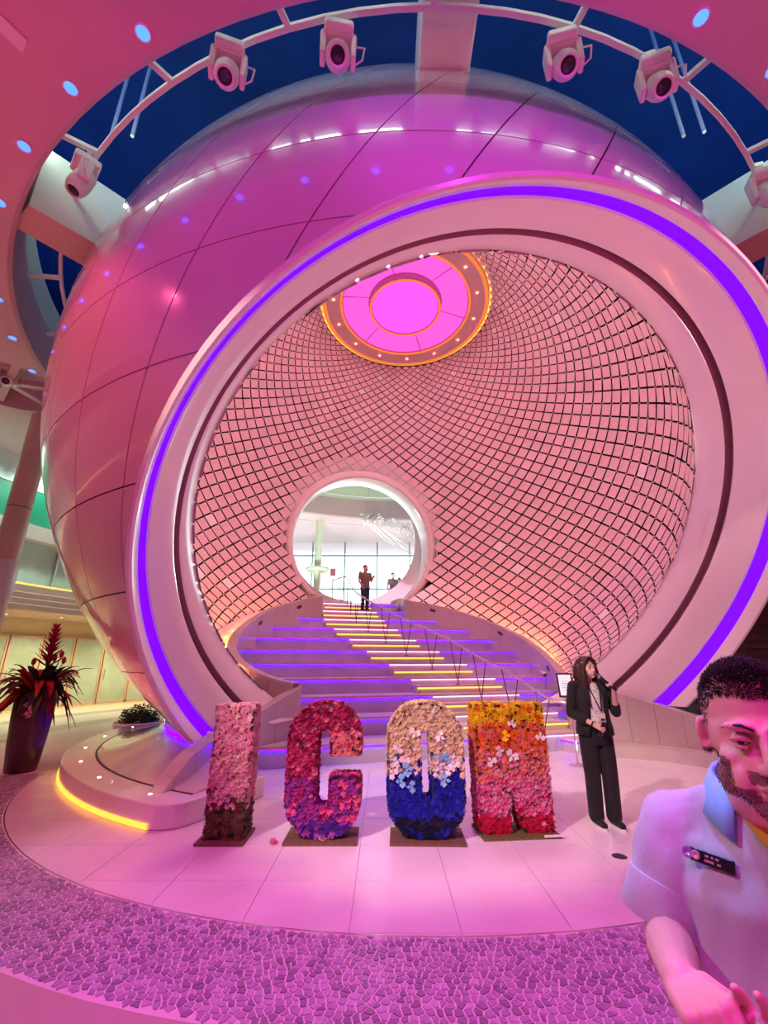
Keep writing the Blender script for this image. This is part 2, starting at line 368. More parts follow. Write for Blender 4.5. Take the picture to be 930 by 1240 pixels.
for k in range(-9, 8):               # rows of slanted panels; row k runs from LAT0+ROW*k up to the next row
    la0, la1 = LAT0+ROW*k, LAT0+ROW*(k+1)
    if la1 > 84 or la0 < -70: continue
    for i in range(36):
        l0 = (LON0+10*i+SHIFT*k+180) % 360-180
        lon = l0+5+SHIFT/2; latc = (la0+la1)/2
        if abs(lon) > 114: continue
        dirn = unit(sph_pt(rad(latc), rad(lon), 1)-PC)
        if dirn@AX*PR > MOUTH_O+1.3: continue
        n = 8; V = []; sh = 0.985; shl = 0.982
        for a_ in range(n+1):
            for c_ in range(n+1):
                u_, w_ = a_/n, c_/n
                la = latc+(la0+(la1-la0)*w_-latc)*sh; lo = l0+10*(0.5+(u_-0.5)*shl)+SHIFT*(0.5+(w_-0.5)*sh)
                V.append(sub(sph_pt(rad(la), rad(lo), PR)))
        f = [(a_*(n+1)+c_, (a_+1)*(n+1)+c_, (a_+1)*(n+1)+c_+1, a_*(n+1)+c_+1) for a_ in range(n) for c_ in range(n)]
        edge = [c_ for c_ in range(n+1)]+[a_*(n+1)+n for a_ in range(1, n+1)]+[n*(n+1)+c_ for c_ in range(n-1, -1, -1)]+[a_*(n+1) for a_ in range(n-1, 0, -1)]
        base = len(V); Cc = sub(PC)
        for e_ in edge: V.append(Cc+(V[e_]-Cc)*(1-0.04/PR))
        L = len(edge)
        for q in range(L): f.append((edge[q], edge[(q+1) % L], base+(q+1) % L, base+q))
        bm = bmesh.new(); bv = [bm.verts.new(tuple(p)) for p in V]
        for q in f: bm.faces.new([bv[z] for z in q])
        bmesh.ops.recalc_face_normals(bm, faces=bm.faces)
        cut(bm, cutplanes)
        if len(bm.faces) < 3: bm.free(); continue
        # drop slivers
        if sum(x.calc_area() for x in bm.faces) < 0.02: bm.free(); continue
        me = bpy.data.meshes.new('shell_panel'); bm.to_mesh(me); bm.free()
        for p in me.polygons: p.use_smooth = True
        o = link('shell_panel', me, 'pearl', pearl)
        bm = bmesh.new(); bm.from_mesh(me)
        for e in bm.edges:
            if len(e.link_faces) == 2 and e.calc_face_angle(0) > rad(35): e.smooth = False
        bm.faces.ensure_lookup_table()
        if bm.faces and (bm.faces[0].normal.dot(bm.faces[0].calc_center_median()-Vector(Cc)) < 0): bmesh.ops.reverse_faces(bm, faces=bm.faces)
        bm.to_mesh(me); bm.free()
def sphere_cut(name, r, m, planes, n=96, parent=None, mm=48, c=PC):
    b = MB(); b.ell(sub(c), (r, r, r), n, mm); me = b.mesh(name); bm = bmesh.new(); bm.from_mesh(me); cut(bm, planes); bm.to_mesh(me); bm.free()
    return link(name, me, m, parent or pearl, True)
cw = math.sqrt(PR**2-(WR+0.1)**2)
sphere_cut('joint_shell', PR-0.03, 'seam', cutplanes+[((0, 2.6, 0), (0, 1, 0))])
sphere_cut('rear_shell', PR, 'pearl', cutplanes+[((0, 2.5, 0), (0, -1, 0)), (sub(PC+NW*cw), NW)])

_d = unit(np.array([5.34, 9.09, 0.84])-np.array([-2.52, 7.05, 0.60])); RINGCUT = -unit(np.cross(_d, unit(np.cross([0, 0, 1.], _d)))*1.0); RINGCUT = RINGCUT if RINGCUT[2] < 0 else -RINGCUT
# trim of the mouth, turned about its axis
def mouth(name, prof, m, n=160, sm=True):
    b = MB(); b.lathe(prof, sub(PC), AX, n=n, ref=HD); me = b.mesh(name); bm = bmesh.new(); bm.from_mesh(me); cut(bm, [(sub((-2.52, 7.05, 0.60)), RINGCUT)]); bm.to_mesh(me); bm.free()
    o = link(name, me, m, pearl); 
    if sm: autosmooth(o, 30)
    return o
mouth('mouth_collar', [(5.86, 4.86), (5.98, 4.86), (6.02, 4.80), (6.20, 4.89), (6.27, 4.87), (6.285, 4.83), (6.27, 4.80), (6.10, 4.785), (6.06, 4.80)], 'cream_gloss')
mouth('led_ring', [(6.06, 4.80), (6.04, 4.792), (5.88, 4.765), (5.86, 4.76)], 'led_purple')
mouth('mouth_band', [(5.86, 4.76), (5.85, 4.735), (5.80, 4.72), (5.60, 4.625), (5.42, 4.55), (5.36, 4.545), (5.34, 4.56)], 'cream_gloss')
mouth('mouth_groove', [(5.34, 4.56), (5.33, 4.64), (5.25, 4.64), (5.24, 4.50)], 'groove')
mouth('mouth_reveal', [(5.24, 4.50), (5.22, 4.485), (4.78, 4.405), (4.74, 4.41), (4.73, 4.46), (4.73, 4.90)], 'cream_gloss')

# ---- inner shell with kinetic tiles
inner_planes = [(sub(PC+AX*4.76), AX), (sub(WC+NW*(-0.02)), NW), (sub(IC+OAX*5.70), OAX), ((0, 0, 1.16), (0, 0, -1))]
_k = 0.32/0.692; _n = unit(np.array([_k*SD[0], _k*SD[1], -1.0])); _p = np.array([SD[0]*8.26, SD[1]*8.26, 0.32-0.30])
inner_planes.append((sub(_p), _n))
inner = sphere_cut('inner_shell', IR+0.16, 'void_black', inner_planes, 128, None, 64, IC)
IN_S = (8.3, 8.7, 9.07, 9.6, 10.0, 10.6, 11.1, 11.7, 12.4, 13.2, 13.7, 14.0, 14.3)          # line of the parapets in plan
IN_L = (0.3, 0.65, 1.0, .3, -.05, -.25, -.27, -.14, .16, .64, 1.2, 1.68, 2.13); IN_R = (6.6, 6.6, 6.75, 7.0, 7.15, 7.22, 7.22, 7.2, 6.95, 6.4, 5.85, 5.3, 4.84)
NT = 60; ASP = 0.76
ox = unit(np.array([1., 0, 0])-OAX*OAX[0]); oy = np.cross(OAX, ox)
def merc(th): return math.log(math.tan(th/2))
def imerc(ps): return 2*math.atan(math.exp(ps))
S1 = 8.26; SDK = 0.692; RISE = 0.32
def nosing(P): return RISE+RISE/SDK*(P[0]*SD[0]+P[1]*SD[1]-S1)
dps = ASP*2*PI/NT/2
ps0 = merc(rad(24.2)); tiles = []; nodes_ = []
k = 1
while True:
    ps = ps0+k*dps; th = imerc(ps)
    if th > rad(158): break
    t_up, t_dn = imerc(ps-dps), imerc(ps+dps)
    for i in range(NT):
        ph = 2*PI*(i+(0.5 if k % 2 else 0))/NT
        d = OAX*math.cos(th)+(ox*math.cos(ph)+oy*math.sin(ph))*math.sin(th)
        P = IC+d*IR
        off_ = (P-PC)@AX
        if off_ > 5.02: continue
        if np.linalg.norm((P-WC)-NW*((P-WC)@NW)) < WR+0.14 and (P-WC)@NW > -1.5: continue
        if P[2] < nosing(P)-0.25 or P[2] < 1.22: continue
        s_, w_ = P[0]*SD[0]+P[1]*SD[1], P[0]*HD[0]+P[1]*HD[1]
        if P[2] < nosing(P)+0.5 and np.interp(s_, IN_S, IN_L) < w_ < np.interp(s_, IN_S, IN_R): continue
        east = -ox*math.sin(ph)+oy*math.cos(ph); north = unit(np.cross(d, east)); 
        hw = IR*math.sin(th)*PI/NT; hh = IR*(t_dn-t_up)/2
        tiles.append((P, d, east, north, hw, hh, off_ > 4.5))
    k += 1
def tile_frame(t):
    P, d, e, nn, hw, hh, crs = t
    ax_ = unit(e*random.gauss(0, 1)+nn*random.gauss(0, 1)); an = random.gauss(0, 0.022)
    q = Quaternion(Vector(ax_), an); M = Matrix((Vector(e), Vector(nn), Vector(-d))).transposed()
    return q.to_matrix() @ M
base_v = [(0.87, 0, 0.02), (0, 0.87, 0.02), (-0.87, 0, 0.02), (0, -0.87, 0.02), (0.87, 0, -0.02), (0, 0.87, -0.02), (-0.87, 0, -0.02), (0, -0.87, -0.02)]
base_f = [(0, 1, 2, 3), (7, 6, 5, 4), (0, 4, 5, 1), (1, 5, 6, 2), (2, 6, 7, 3), (3, 7, 4, 0)]
tme = me_from(base_v, base_f, 'tile'); tme.materials.append(MATS['tile_pink']); tme.materials.append(MATS['void_black']); tme.polygons.foreach_set('material_index', [0, 1, 1, 1, 1, 1])  # tile sides blackened, the shade in the gaps put into their colour
tmw = me_from(base_v, base_f, 'tile'); tmw.materials.append(MATS['tile_white']); tmw.materials.append(MATS['void_black']); tmw.polygons.foreach_set('material_index', [0, 1, 1, 1, 1, 1])
def score(t):
    P, d, e, nn, hw, hh, crs = t; px, py, pz = proj(P)
    if crs: return 0
    vd = unit(CAM-P); cosv = max(0.0, float(vd@(-d)))
    if not (0 < px < 930 and 0 < py < 900): return 0
    # hidden behind the mouth trim?
    o = CAM; dd = P-CAM; tt = ((PC+AX*4.76-o)@AX)/(dd@AX); X = o+dd*tt
    if np.linalg.norm(X-(PC+AX*4.76)) > 4.38: return 0
    return hw*hh*cosv/pz**2
tiles.sort(key=score, reverse=True)
tb = MB(); wb = MB(); cb = MB()
for i, t in enumerate(tiles):
    P, d, e, nn, hw, hh, crs = t; M3 = tile_frame(t); white = random.random() < 0.012
    if i < 297:
        o = bpy.data.objects.new('tile', tmw if white else tme); COL.objects.link(o); o.parent = inner
        M4 = M3.to_4x4(); M4.translation = Vector(sub(P)); o.matrix_local = M4 @ Matrix.Diagonal((hw, hh, 1, 1))
    else:
        A = np.array(M3) @ np.diag((hw, hh, 1.0)); (wb if white else tb).add(np.array(base_v) @ A.T+sub(P), base_f)
    for sgn in (-1, 1):
        q = P+e*hw*sgn-d*0.025
        if random.random() < 0.5 and (q-PC)@AX < 4.74: cb.box(sub(q), (0.018, 0.018, 0.05), M=np.array([e, nn, -d]).T)
mi = [0, 2, 2, 2, 2, 2]*(len(tb.f)//6)+[1, 2, 2, 2, 2, 2]*(len(wb.f)//6); tb.add(wb.v, wb.f); me = me_from(tb.v, tb.f, 'tiles')
for nm in ('tile_pink', 'tile_white', 'void_black'): me.materials.append(MATS[nm])
me.polygons.foreach_set('material_index', mi)
bm = bmesh.new(); bm.from_mesh(me); cut(bm, [(sub(PC+AX*4.765), AX)]); bm.to_mesh(me); bm.free()
stuff(link('tiles', me, None, inner))
stuff(cb.build('tile_clips', 'clip_white', inner))
print('tiles', len(tiles))

# ---- oculus in the crown
oc = IC+OAX*5.62
def oculus(name, prof, m, n=96, a0=0, a1=2*PI, parent=None):
    b = MB(); b.lathe(prof, sub(oc), OAX, n=n, a0=a0, a1=a1); o = b.build(name, m, parent or pearl); autosmooth(o, 30); return o
oculus('oculus_frame', [(0.10, 2.54), (0.0, 2.52), (-0.02, 2.50), (-0.02, 2.40), (0.0, 2.38), (0.0, 1.98), (0.10, 1.96), (0.35, 1.96)], mat('oculus_grey', (0.66, 0.52, 0.52), 0.4, var=0.05))
oculus('oculus_led_outer', [(-0.015, 2.50), (-0.05, 2.48), (-0.05, 2.44), (-0.02, 2.40)], 'led_orange')
oculus('oculus_halo_led', [(0.14, 2.62), (0.05, 2.60), (0.05, 2.545), (0.14, 2.54)], 'led_amber')
oculus('oculus_led_inner', [(0.0, 1.98), (-0.03, 1.96), (-0.03, 1.93), (0.02, 1.92)], 'led_orange')
for q in range(6):
    g_ = 0.008
    oculus('glowing_panel', [(0.06, 1.90), (0.20, 1.12)], 'oculus_pink', 16, q*PI/3+g_+0.2, (q+1)*PI/3-g_+0.2)
oculus('oculus_backing', [(0.30, 1.98), (0.30, 0.0)], 'groove', 64)
oculus('oculus_drum', [(0.30, 1.10), (0.02, 1.10), (-0.02, 1.08), (-0.02, 1.02), (0.0, 1.0)], mat('oculus_drum', (0.55, 0.25, 0.45), 0.35))
oculus('oculus_led_core', [(-0.02, 1.08), (-0.05, 1.06), (-0.05, 1.03), (-0.02, 1.02)], 'led_orange')
oculus('glowing_disc', [(0.01, 1.0), (0.01, 0.0)], 'oculus_core', 64)
for q in range(14):
    an = q*2*PI/14+0.15; P = oc+(ox*math.cos(an)+oy*math.sin(an))*2.18-OAX*0.012
    b = MB(); b.lathe([(0, 0.0), (-0.012, 0.03), (0.0, 0.045)], sub(P), OAX, n=10); b.build('spot_lens', 'lamp_red', pearl)

# ---- round doorway at the head of the stairs
def door(name, prof, m, n=96, sm=True):
    b = MB(); b.lathe(prof, sub(WC), NW, n=n, ref=HD); me = b.mesh(name); bm = bmesh.new(); bm.from_mesh(me); cut(bm, [((0, 0, 3.3), (0, 0, -1))]); bm.to_mesh(me); bm.free(); o = link(name, me, m, pearl); autosmooth(o, 30); return o
door('doorway_ring', [(0.0, WR+0.30), (-0.10, WR+0.22), (-0.14, WR+0.12), (-0.12, WR+0.02), (-0.04, WR-0.03), (0.05, WR-0.02)], 'cream')
door('doorway_reveal', [(0.05, WR-0.02), (0.30, WR-0.04), (0.95, WR+0.02), (0.98, WR+0.08), (0.95, WR+0.2)], 'cream_gloss')

# ------------------------------------------------------------------ stairs and parapets
def sw(s, w, z): return np.array([SD[0]*s+HD[0]*w, SD[1]*s+HD[1]*w, z])
def to_sw(P): return P[0]*SD[0]+P[1]*SD[1], P[0]*HD[0]+P[1]*HD[1]
def on_slope(px, py, off):           # pixel on the plane parallel to the nosings
    d = ray(px, py); k = RISE/SDK
    # z = RISE+k*(s-S1)+off ; P = CAM+t d
    num = RISE-k*S1+off-HC; den = d[2]-k*(d[0]*SD[0]+d[1]*SD[1])
    return CAM+d*(num/den)
OFF = 0.50
Lp = [sw(15.80, 1.98, 3.82), sw(15.0, 1.95, 3.76)]+[on_slope(*p, OFF) for p in [(392, 721), (376, 724), (358, 728), (335, 735), (313, 747), (297, 760), (288, 773), (287, 786), (297, 800), (318, 813), (345, 823)]]
Lp += [aty(*p) for p in [(366, 829, 9.0), (340, 846, 8.5), (310, 864, 7.9), (283, 880, 7.25), (255, 897, 6.6), (232, 915, 6.2), (212, 940, 5.9), (195, 965, 5.7), (179, 985, 5.56)]]
Rp = [sw(15.80, 5.02, 3.80), sw(15.0, 4.95, 3.72)]+[on_slope(*p, OFF) for p in [(491, 726), (520, 731), (550, 738), (585, 750), (620, 766), (650, 787), (672, 810)]]
Rp += [aty(*p) for p in [(684, 833, 10.0), (703, 839, 9.5), (745, 839, 9.25), (790, 851, 8.95), (835, 865, 8.55), (880, 880, 8.1), (930, 900, 7.55), (985, 925, 7.0)]]
def crom(P, n=8):
    P = [np.array(p, float) for p in P]; out = []
    for i in range(len(P)-1):
        p0, p1, p2, p3 = P[max(i-1, 0)], P[i], P[i+1], P[min(i+2, len(P)-1)]
        for k in range(n):
            t = k/n; out.append(0.5*((2*p1)+(-p0+p2)*t+(2*p0-5*p1+4*p2-p3)*t*t+(-p0+3*p1-3*p2+p3)*t**3))
    out.append(P[-1]); return out
def resample(P, d):
    L = [0]
    for i in range(1, len(P)): L.append(L[-1]+np.linalg.norm(P[i]-P[i-1]))
    n = max(2, int(round(L[-1]/d))); out = []; j = 0
    for k in range(n+1):
        t = L[-1]*k/n
        while j < len(L)-2 and L[j+1] < t: j += 1
        f = (t-L[j])/max(1e-9, L[j+1]-L[j]); out.append(P[j]+(P[j+1]-P[j])*f)
    return out
stair = thing('grand_staircase', 'wide terraced staircase with purple step lights inside the pearl', 'staircase', (0.3, 9.0, 0))
SO = np.array([0.3, 9.0, 0.0])
wl = np.array([(8.0, 0.10), (8.26, 0.25), (8.6, 0.62), (9.07, 1.02), (9.3, .71), (9.61, .29), (10.04, -.06), (10.55, -.26), (11.09, -.27), (11.69, -.14), (12.39, .16), (13.15, .64), (13.68, 1.2), (14.02, 1.68), (14.3, 2.13), (14.6, 2.2), (17, 2.2)])
wr = np.array([(8.0, 8.0), (8.26, 8.0), (8.6, 7.9), (8.95, 7.7), (9.64, 7.45), (10.61, 7.30), (11.69, 7.2), (12.64, 6.81), (13.42, 6.23), (13.88, 5.56), (14.2, 4.84), (14.6, 4.8), (17, 4.8)])
fl_ = [(2, 4.04, 6.43), (3, 3.87, 5.97), (4, 3.63, 5.78), (5, 3.31, 5.39), (6, 2.92, 4.93), (7, 2.6, 4.53), (8, 2.29, 4.21), (9, 2.09, 3.99), (10, 2.10, 3.92), (11, 2.22, 3.85)]
NST = 11
for k in range(1, NST+1):
    s0 = S1+(k-1)*SDK; s1 = s0+SDK+(0.04 if k < NST else 0.9)
    ss = np.linspace(s0, s1, 6)
    poly = [sw(s, np.interp(s, wl[:, 0], wl[:, 1])-0.05, 0) for s in ss]+[sw(s, np.interp(s, wr[:, 0], wr[:, 1])+0.05, 0) for s in ss[::-1]]
    b = MB(); b.prism([p[:2]-SO[:2] for p in poly[::-1]], max(0.0, RISE*(k-2)), RISE*k-0.045); st = b.build('step_block', 'stair_stone', stair)
    a0, a1 = np.interp(s0, wl[:, 0], wl[:, 1])-0.05, np.interp(s0, wr[:, 0], wr[:, 1])+0.05
    poly = [sw(s0-0.03, a0, 0)]+poly+[sw(s0-0.03, a1, 0)]
    b = MB(); b.prism([p[:2]-SO[:2] for p in poly[::-1]], RISE*k-0.045, RISE*k); b.build('tread', 'stair_stone', st)
    # light strip tucked under the nosing, purple beside the central flight and pink across it, the purple-amber mix put into its colour
    cf = next(((l, r) for q, l, r in fl_ if q == k), (4.2, 6.6))
    cf2 = (cf[0], cf[1])
    for (l, r, m) in ((a0+0.03, cf2[0], 'led_purple_step'), (cf2[0], cf2[1], 'led_pink_step'), (cf2[1], a1-0.03, 'led_purple_step')):
        if r-l < 0.05: continue
        b = MB(); A_, B_ = sw(s0-0.028, l, 0)-SO, sw(s0-0.028, r, 0)-SO; C_, D_ = sw(s0-0.001, r, 0)-SO, sw(s0-0.001, l, 0)-SO; z0, z1 = RISE*k-0.062, RISE*k-0.0455
        b.hexa([(*p[:2], z0) for p in (A_, B_, C_, D_)], [(*p[:2], z1) for p in (A_, B_, C_, D_)]); b.build('step_light', m, st)
    if k >= 2:
        l, r = cf; sa = s0-SDK/2; b = MB()
        q = [sw(sa, l, 0), sw(sa, r, 0), sw(s0+0.005, r, 0), sw(s0+0.005, l, 0)]
        b.prism([p[:2]-SO[:2] for p in q], RISE*(k-1), RISE*(k-.5)-0.04); hs = b.build('half_step', 'stair_stone', stair)
        q[0] = sw(sa-0.03, l, 0); q[1] = sw(sa-0.03, r, 0)
        b = MB(); b.prism([p[:2]-SO[:2] for p in q], RISE*(k-.5)-0.04, RISE*(k-.5)); b.build('tread', 'stair_stone', hs)
        b = MB(); A_, B_ = sw(sa-0.026, l+0.03, 0)-SO, sw(sa-0.026, r-0.03, 0)-SO; C_, D_ = sw(sa-0.001, r-0.03, 0)-SO, sw(sa-0.001, l+0.03, 0)-SO; z0, z1 = RISE*(k-.5)-0.075, RISE*(k-.5)-0.041
        b.hexa([(*p[:2], z0) for p in (A_, B_, C_, D_)], [(*p[:2], z1) for p in (A_, B_, C_, D_)]); b.build('step_light', 'led_amber_step', hs)
# ---- parapets
def parapet(name, label, path, side, hmax, ts, low):
    o = thing(name, label, 'parapet', (path[0][0], path[0][1], 0)); O = np.array([path[0][0], path[0][1], 0.0])
    fine = resample(crom(path, 10), 0.075); n = len(fine); per = 6; normals = []
    for i in range(n):
        t = fine[min(i+1, n-1)]-fine[max(i-1, 0)]; t[2] = 0; t = unit(t); normals.append(np.array([-t[1], t[0], 0])*side)
    cov = []
    for j0 in range(0, n-1, per):
        j1 = min(j0+per, n-1); b = MB(); rows_ = []
        for i in range(j0, j1+1):
            p = fine[i].copy(); nn = normals[i]
            if i == j0 and j0: p = p+(fine[i+1]-fine[i])*0.07
            zt = p[2]; s_, w_ = to_sw(p); zb = max(low(s_, i/n), zt-hmax); th = ts
            a_ = p.copy(); c_ = p+nn*th
            rows_.append([(a_[0], a_[1], zb), (a_[0], a_[1], zt-0.015), (a_[0]+nn[0]*.015, a_[1]+nn[1]*.015, zt), (c_[0]-nn[0]*.015, c_[1]-nn[1]*.015, zt), (c_[0], c_[1], zt-0.015), (c_[0], c_[1], zb)])
        m_ = len(rows_); v = [np.array(q)-O for r_ in rows_ for q in r_]; f = []
        for i in range(m_-1):
            for q in range(6): f.append((i*6+q, i*6+(q+1) % 6, (i+1)*6+(q+1) % 6, (i+1)*6+q))
        f += [tuple(range(5, -1, -1)), tuple((m_-1)*6+q for q in range(6))]
        b.add(v, f); autosmooth(b.build('parapet_panel', 'parapet', o), 30)
    return o, fine, normals, O
pl, fineL, nL, OL = parapet('curved_parapet', 'curved pale parapet sweeping along the left side of the stairs', Lp, -1, 1.15, 0.20, lambda s, t: 0.0 if s > 8.0 else (0.0 if s > 7.0 else 0.02))
pr, fineR, nR, OR_ = parapet('curved_parapet', 'curved pale parapet sweeping along the right side of the stairs behind the woman', Rp, 1, 1.15, 0.20, lambda s, t: 0.0)
def cove(fine, nn, O, parent, i0, i1):
    b = MB(); b.tube([fine[i]+nn[i]*0.27-np.array([0, 0, 0.10])-O for i in range(i0, i1, 3)], 0.018, 6); b.build('cove_light', 'led_amber', parent)
    for i in np.linspace(i0+6, i1-4, 11):
        i = int(i); l = bpy.data.lights.new('cove_uplight', 'POINT'); l.energy = 13; l.color = (1.0, 0.26, 0.06); l.shadow_soft_size = 0.12
        lo = bpy.data.objects.new('cove_uplight', l); COL.objects.link(lo); lo.location = fine[i]+nn[i]*0.30-np.array([0, 0, 0.16])
cove(fineL, nL, OL, pl, 32, int(len(fineL)*0.60)); cove(fineR, nR, OR_, pr, 32, int(len(fineR)*0.56))
# smooth ledge between the parapet and the mouth trim, lit by the cove
def ledge(fine, nn, O, parent, i0, i1, w0, dz):
    v = []; n_ = 0
    for i in range(i0, i1, 2):
        p = fine[i]-O; v += [p+nn[i]*0.19-np.array([0, 0, 0.22]), p+nn[i]*(0.19+w0)-np.array([0, 0, 0.22-dz]), p+nn[i]*(0.19+w0)-np.array([0, 0, 0.26-dz]), p+nn[i]*0.19-np.array([0, 0, 0.26])]; n_ += 1
    b = MB(); b.add(v, [(i*4+k, i*4+(k+1) % 4, (i+1)*4+(k+1) % 4, (i+1)*4+k) for i in range(n_-1) for k in range(4)]+[(3, 2, 1, 0), tuple((n_-1)*4+k for k in range(4))]); autosmooth(b.build('ledge', 'cream', parent), 30)
ledge(fineL, nL, OL, pl, int(len(fineL)*0.22), int(len(fineL)*0.62), 0.55, 0.10); ledge(fineR, nR, OR_, pr, int(len(fineR)*0.22), int(len(fineR)*0.58), 0.55, 0.10)
# low kerb in front of the right-hand parapet
i0_ = int(len(fineR)*0.66)
for j0 in range(i0_, len(fineR)-8, 8):
    b = MB(); v = []
    for i in range(j0, j0+9):
        a_, c_ = fineR[i]-nR[i]*0.38, fineR[i]-nR[i]*0.01
        v += [(*(a_-OR_)[:2], 0), (*(a_-OR_)[:2], .20), (*(c_-OR_)[:2], .20), (*(c_-OR_)[:2], 0)]
    f = [(i*4+k, i*4+(k+1) % 4, (i+1)*4+(k+1) % 4, (i+1)*4+k) for i in range(8) for k in range(4)]+[(3, 2, 1, 0), (32, 33, 34, 35)]
    b.add(v, f); b.build('kerb', 'stair_stone', pr)
b = MB(); b.tube([fineR[i]-nR[i]*0.39+np.array([0, 0, .19-fineR[i][2]])-OR_ for i in range(i0_, i0_+14)], .012, 6); b.build('kerb_light', 'led_purple_step', pr)
# small oval louvres let into the parapets
for fine, nn, O, par, idx in ((fineL, nL, OL, pl, (34, 58, 92)), (fineR, nR, OR_, pr, (34, 66, 96))):
    for i in idx:
        if i >= len(fine)-2: continue
        t = unit(fine[i+1]-fine[i]); c = fine[i]-nn[i]*0.002-np.array([0, 0, 0.20])-O; up = unit(np.cross(nn[i], t))
        b = MB(); ring = [c+t*0.10*math.copysign(abs(math.cos(a))**.6, math.cos(a))+np.array([0, 0, 1])*0.05*math.copysign(abs(math.sin(a))**.6, math.sin(a)) for a in np.linspace(0, 2*PI, 20, endpoint=False)]
        b.add(ring+[p-nn[i]*0.008 for p in ring], [tuple(range(19, -1, -1)), tuple(range(20, 40))]+[(q, (q+1) % 20, 20+(q+1) % 20, 20+q) for q in range(20)]); b.build('louvre', 'steel_dark', par)
# ---- handrail down the middle of the flight
hr = thing('handrail', 'slim metal handrail on hairpin posts running down the middle of the stairs', 'handrail', tuple(sw(8.3, 5.2, 0)))
HO = sw(8.3, 5.2, 0)
mids = []
for k, l, r in fl_: mids.append((S1+(k-1)*SDK-SDK*0.3, (l+r)/2, RISE*(k-.5)))
rp = [sw(s, w, z+0.92) for s, w, z in mids]
top = [sw(15.35, 3.0, NST*RISE+0.92), sw(16.2, 2.75, NST*RISE+0.92)]
bot = [sw(7.95, 5.45, 1.02), sw(7.70, 5.62, 0.93), sw(7.62, 5.82, 0.86), sw(7.72, 5.95, 0.80), sw(7.90, 5.90, 0.78)]
path = bot[::-1]+rp+top
b = MB(); b.tube([p-HO for p in crom(path, 5)], 0.022, 8); autosmooth(b.build('rail', 'steel', hr))
allp = mids+[(15.6, 2.95, NST*RISE)]
full = crom(rp+top, 6)
mids2 = [(7.9, 5.25, 0.0)]+mids+[(15.55, 2.93, NST*RISE)]
full = crom([bot[1], bot[0]]+rp+top, 8)
for (s, w, z) in mids2:
    c = sw(s, w, z); dmin = min(range(len(full)), key=lambda i: np.linalg.norm(full[i][:2]-c[:2])); i0, i1 = max(0, dmin-2), min(len(full)-1, dmin+2)
    b = MB(); b.tube([full[i0]-HO, c+np.array([0, 0, 0.10])+(full[i0]-full[i1])*np.array([1, 1, 0])*0.04-HO, c+np.array([0, 0, 0.0])-HO], 0.011, 6); b.tube([full[i1]-HO, c+np.array([0, 0, 0.10])-(full[i0]-full[i1])*np.array([1, 1, 0])*0.04-HO], 0.011, 6)
    b.box(c-HO+np.array([0, 0, 0.008]), (0.09, 0.09, 0.016)); b.build('post', 'steel_dark', hr)

# ------------------------------------------------------------------ plinth and skirt round the foot of the pearl
def arc(prof, c, a0, a1, n): b = MB(); b.lathe(prof, (c[0], c[1], 0), n=n, a0=a0, a1=a1, ref=(1, 0, 0)); return b
def plinth(label, a0, a1, l0, l1):
    o = thing('curved_plinth', label, 'plinth', (PC[0], PC[1], 0)); Z = (0, 0, 0); c0 = (0, 0)
    sg = 1 if a1 > a0 else -1
    out = [(6.30*math.cos(t), 6.30*math.sin(t)) for t in np.linspace(a1, a0+sg*rad(1.5), 60)]
    e0 = np.array(out[-1]); tn = np.array([math.sin(a0), -math.cos(a0)])*sg; inw = -np.array([math.cos(a0), math.sin(a0)])
    for t in np.linspace(0.15, PI/2, 8): out.append(tuple(e0+tn*0.32*math.sin(t)+inw*0.32*(1-math.cos(t))))
    out.append(tuple(np.array(out[-1])+inw*1.15)); inner_ = [(4.78*math.cos(t), 4.78*math.sin(t)) for t in np.linspace(a0, a1, 60)]
    poly = out+inner_
    if sum(poly[i][0]*poly[(i+1) % len(poly)][1]-poly[(i+1) % len(poly)][0]*poly[i][1] for i in range(len(poly))) < 0: poly = poly[::-1]
    b = MB(); b.prism(poly, 0.0, 0.235); bevel(b.build('rim', 'cream_gloss', o), 0.02, 3)
    b = arc([(0.20, 5.84), (0.242, 5.83), (0.30, 5.45), (0.42, 5.05), (0.50, 4.80), (0.2, 4.8), (0.2, 5.84)], c0, a0, a1, 72); k = 7; n = len(b.v); b.f += [tuple(range(k-1, -1, -1)), tuple(range(n-k, n))]
    autosmooth(b.build('skirt', 'pearl', o), 30)
    b = arc([(0.225, 5.865), (0.238, 5.865), (0.238, 5.835), (0.225, 5.835)], c0, a0, a1, 72); b.build('joint', 'seam', o)
    b = arc([(0.45, 4.83), (0.66, 4.90), (0.68, 4.86), (0.66, 4.80)], c0, a0, a1, 72); autosmooth(b.build('foot_collar', 'cream', o), 30)
    b = arc([(0.50, 4.86), (0.53, 4.88), (0.55, 4.87), (0.53, 4.85)], c0, a0, a1, 72); b.build('collar_light', 'led_purple_step', o)
    b = arc([(0.012, 6.29), (0.012, 6.315), (0.06, 6.315), (0.06, 6.29)], c0, l0, l1, 40); b.build('base_light', 'led_amber', o)
    for q in range(9):
        an = a0+(a1-a0)*(q+0.35)/12*(1 if True else 0); P = (6.06*math.cos(an), 6.06*math.sin(an), 0.237)
        b = MB(); b.lathe([(0.0, 0.022), (0.004, 0.015), (0.002, 0.0)], P, n=10); b.build('uplight', 'lamp_warm', o)
    return o
plinth('glossy curved plinth with amber base light at the left foot of the pearl', rad(-116), rad(-260), rad(-117), rad(-152))
plinth('glossy curved plinth at the right foot of the pearl', rad(-14), rad(70), rad(-12), rad(10))
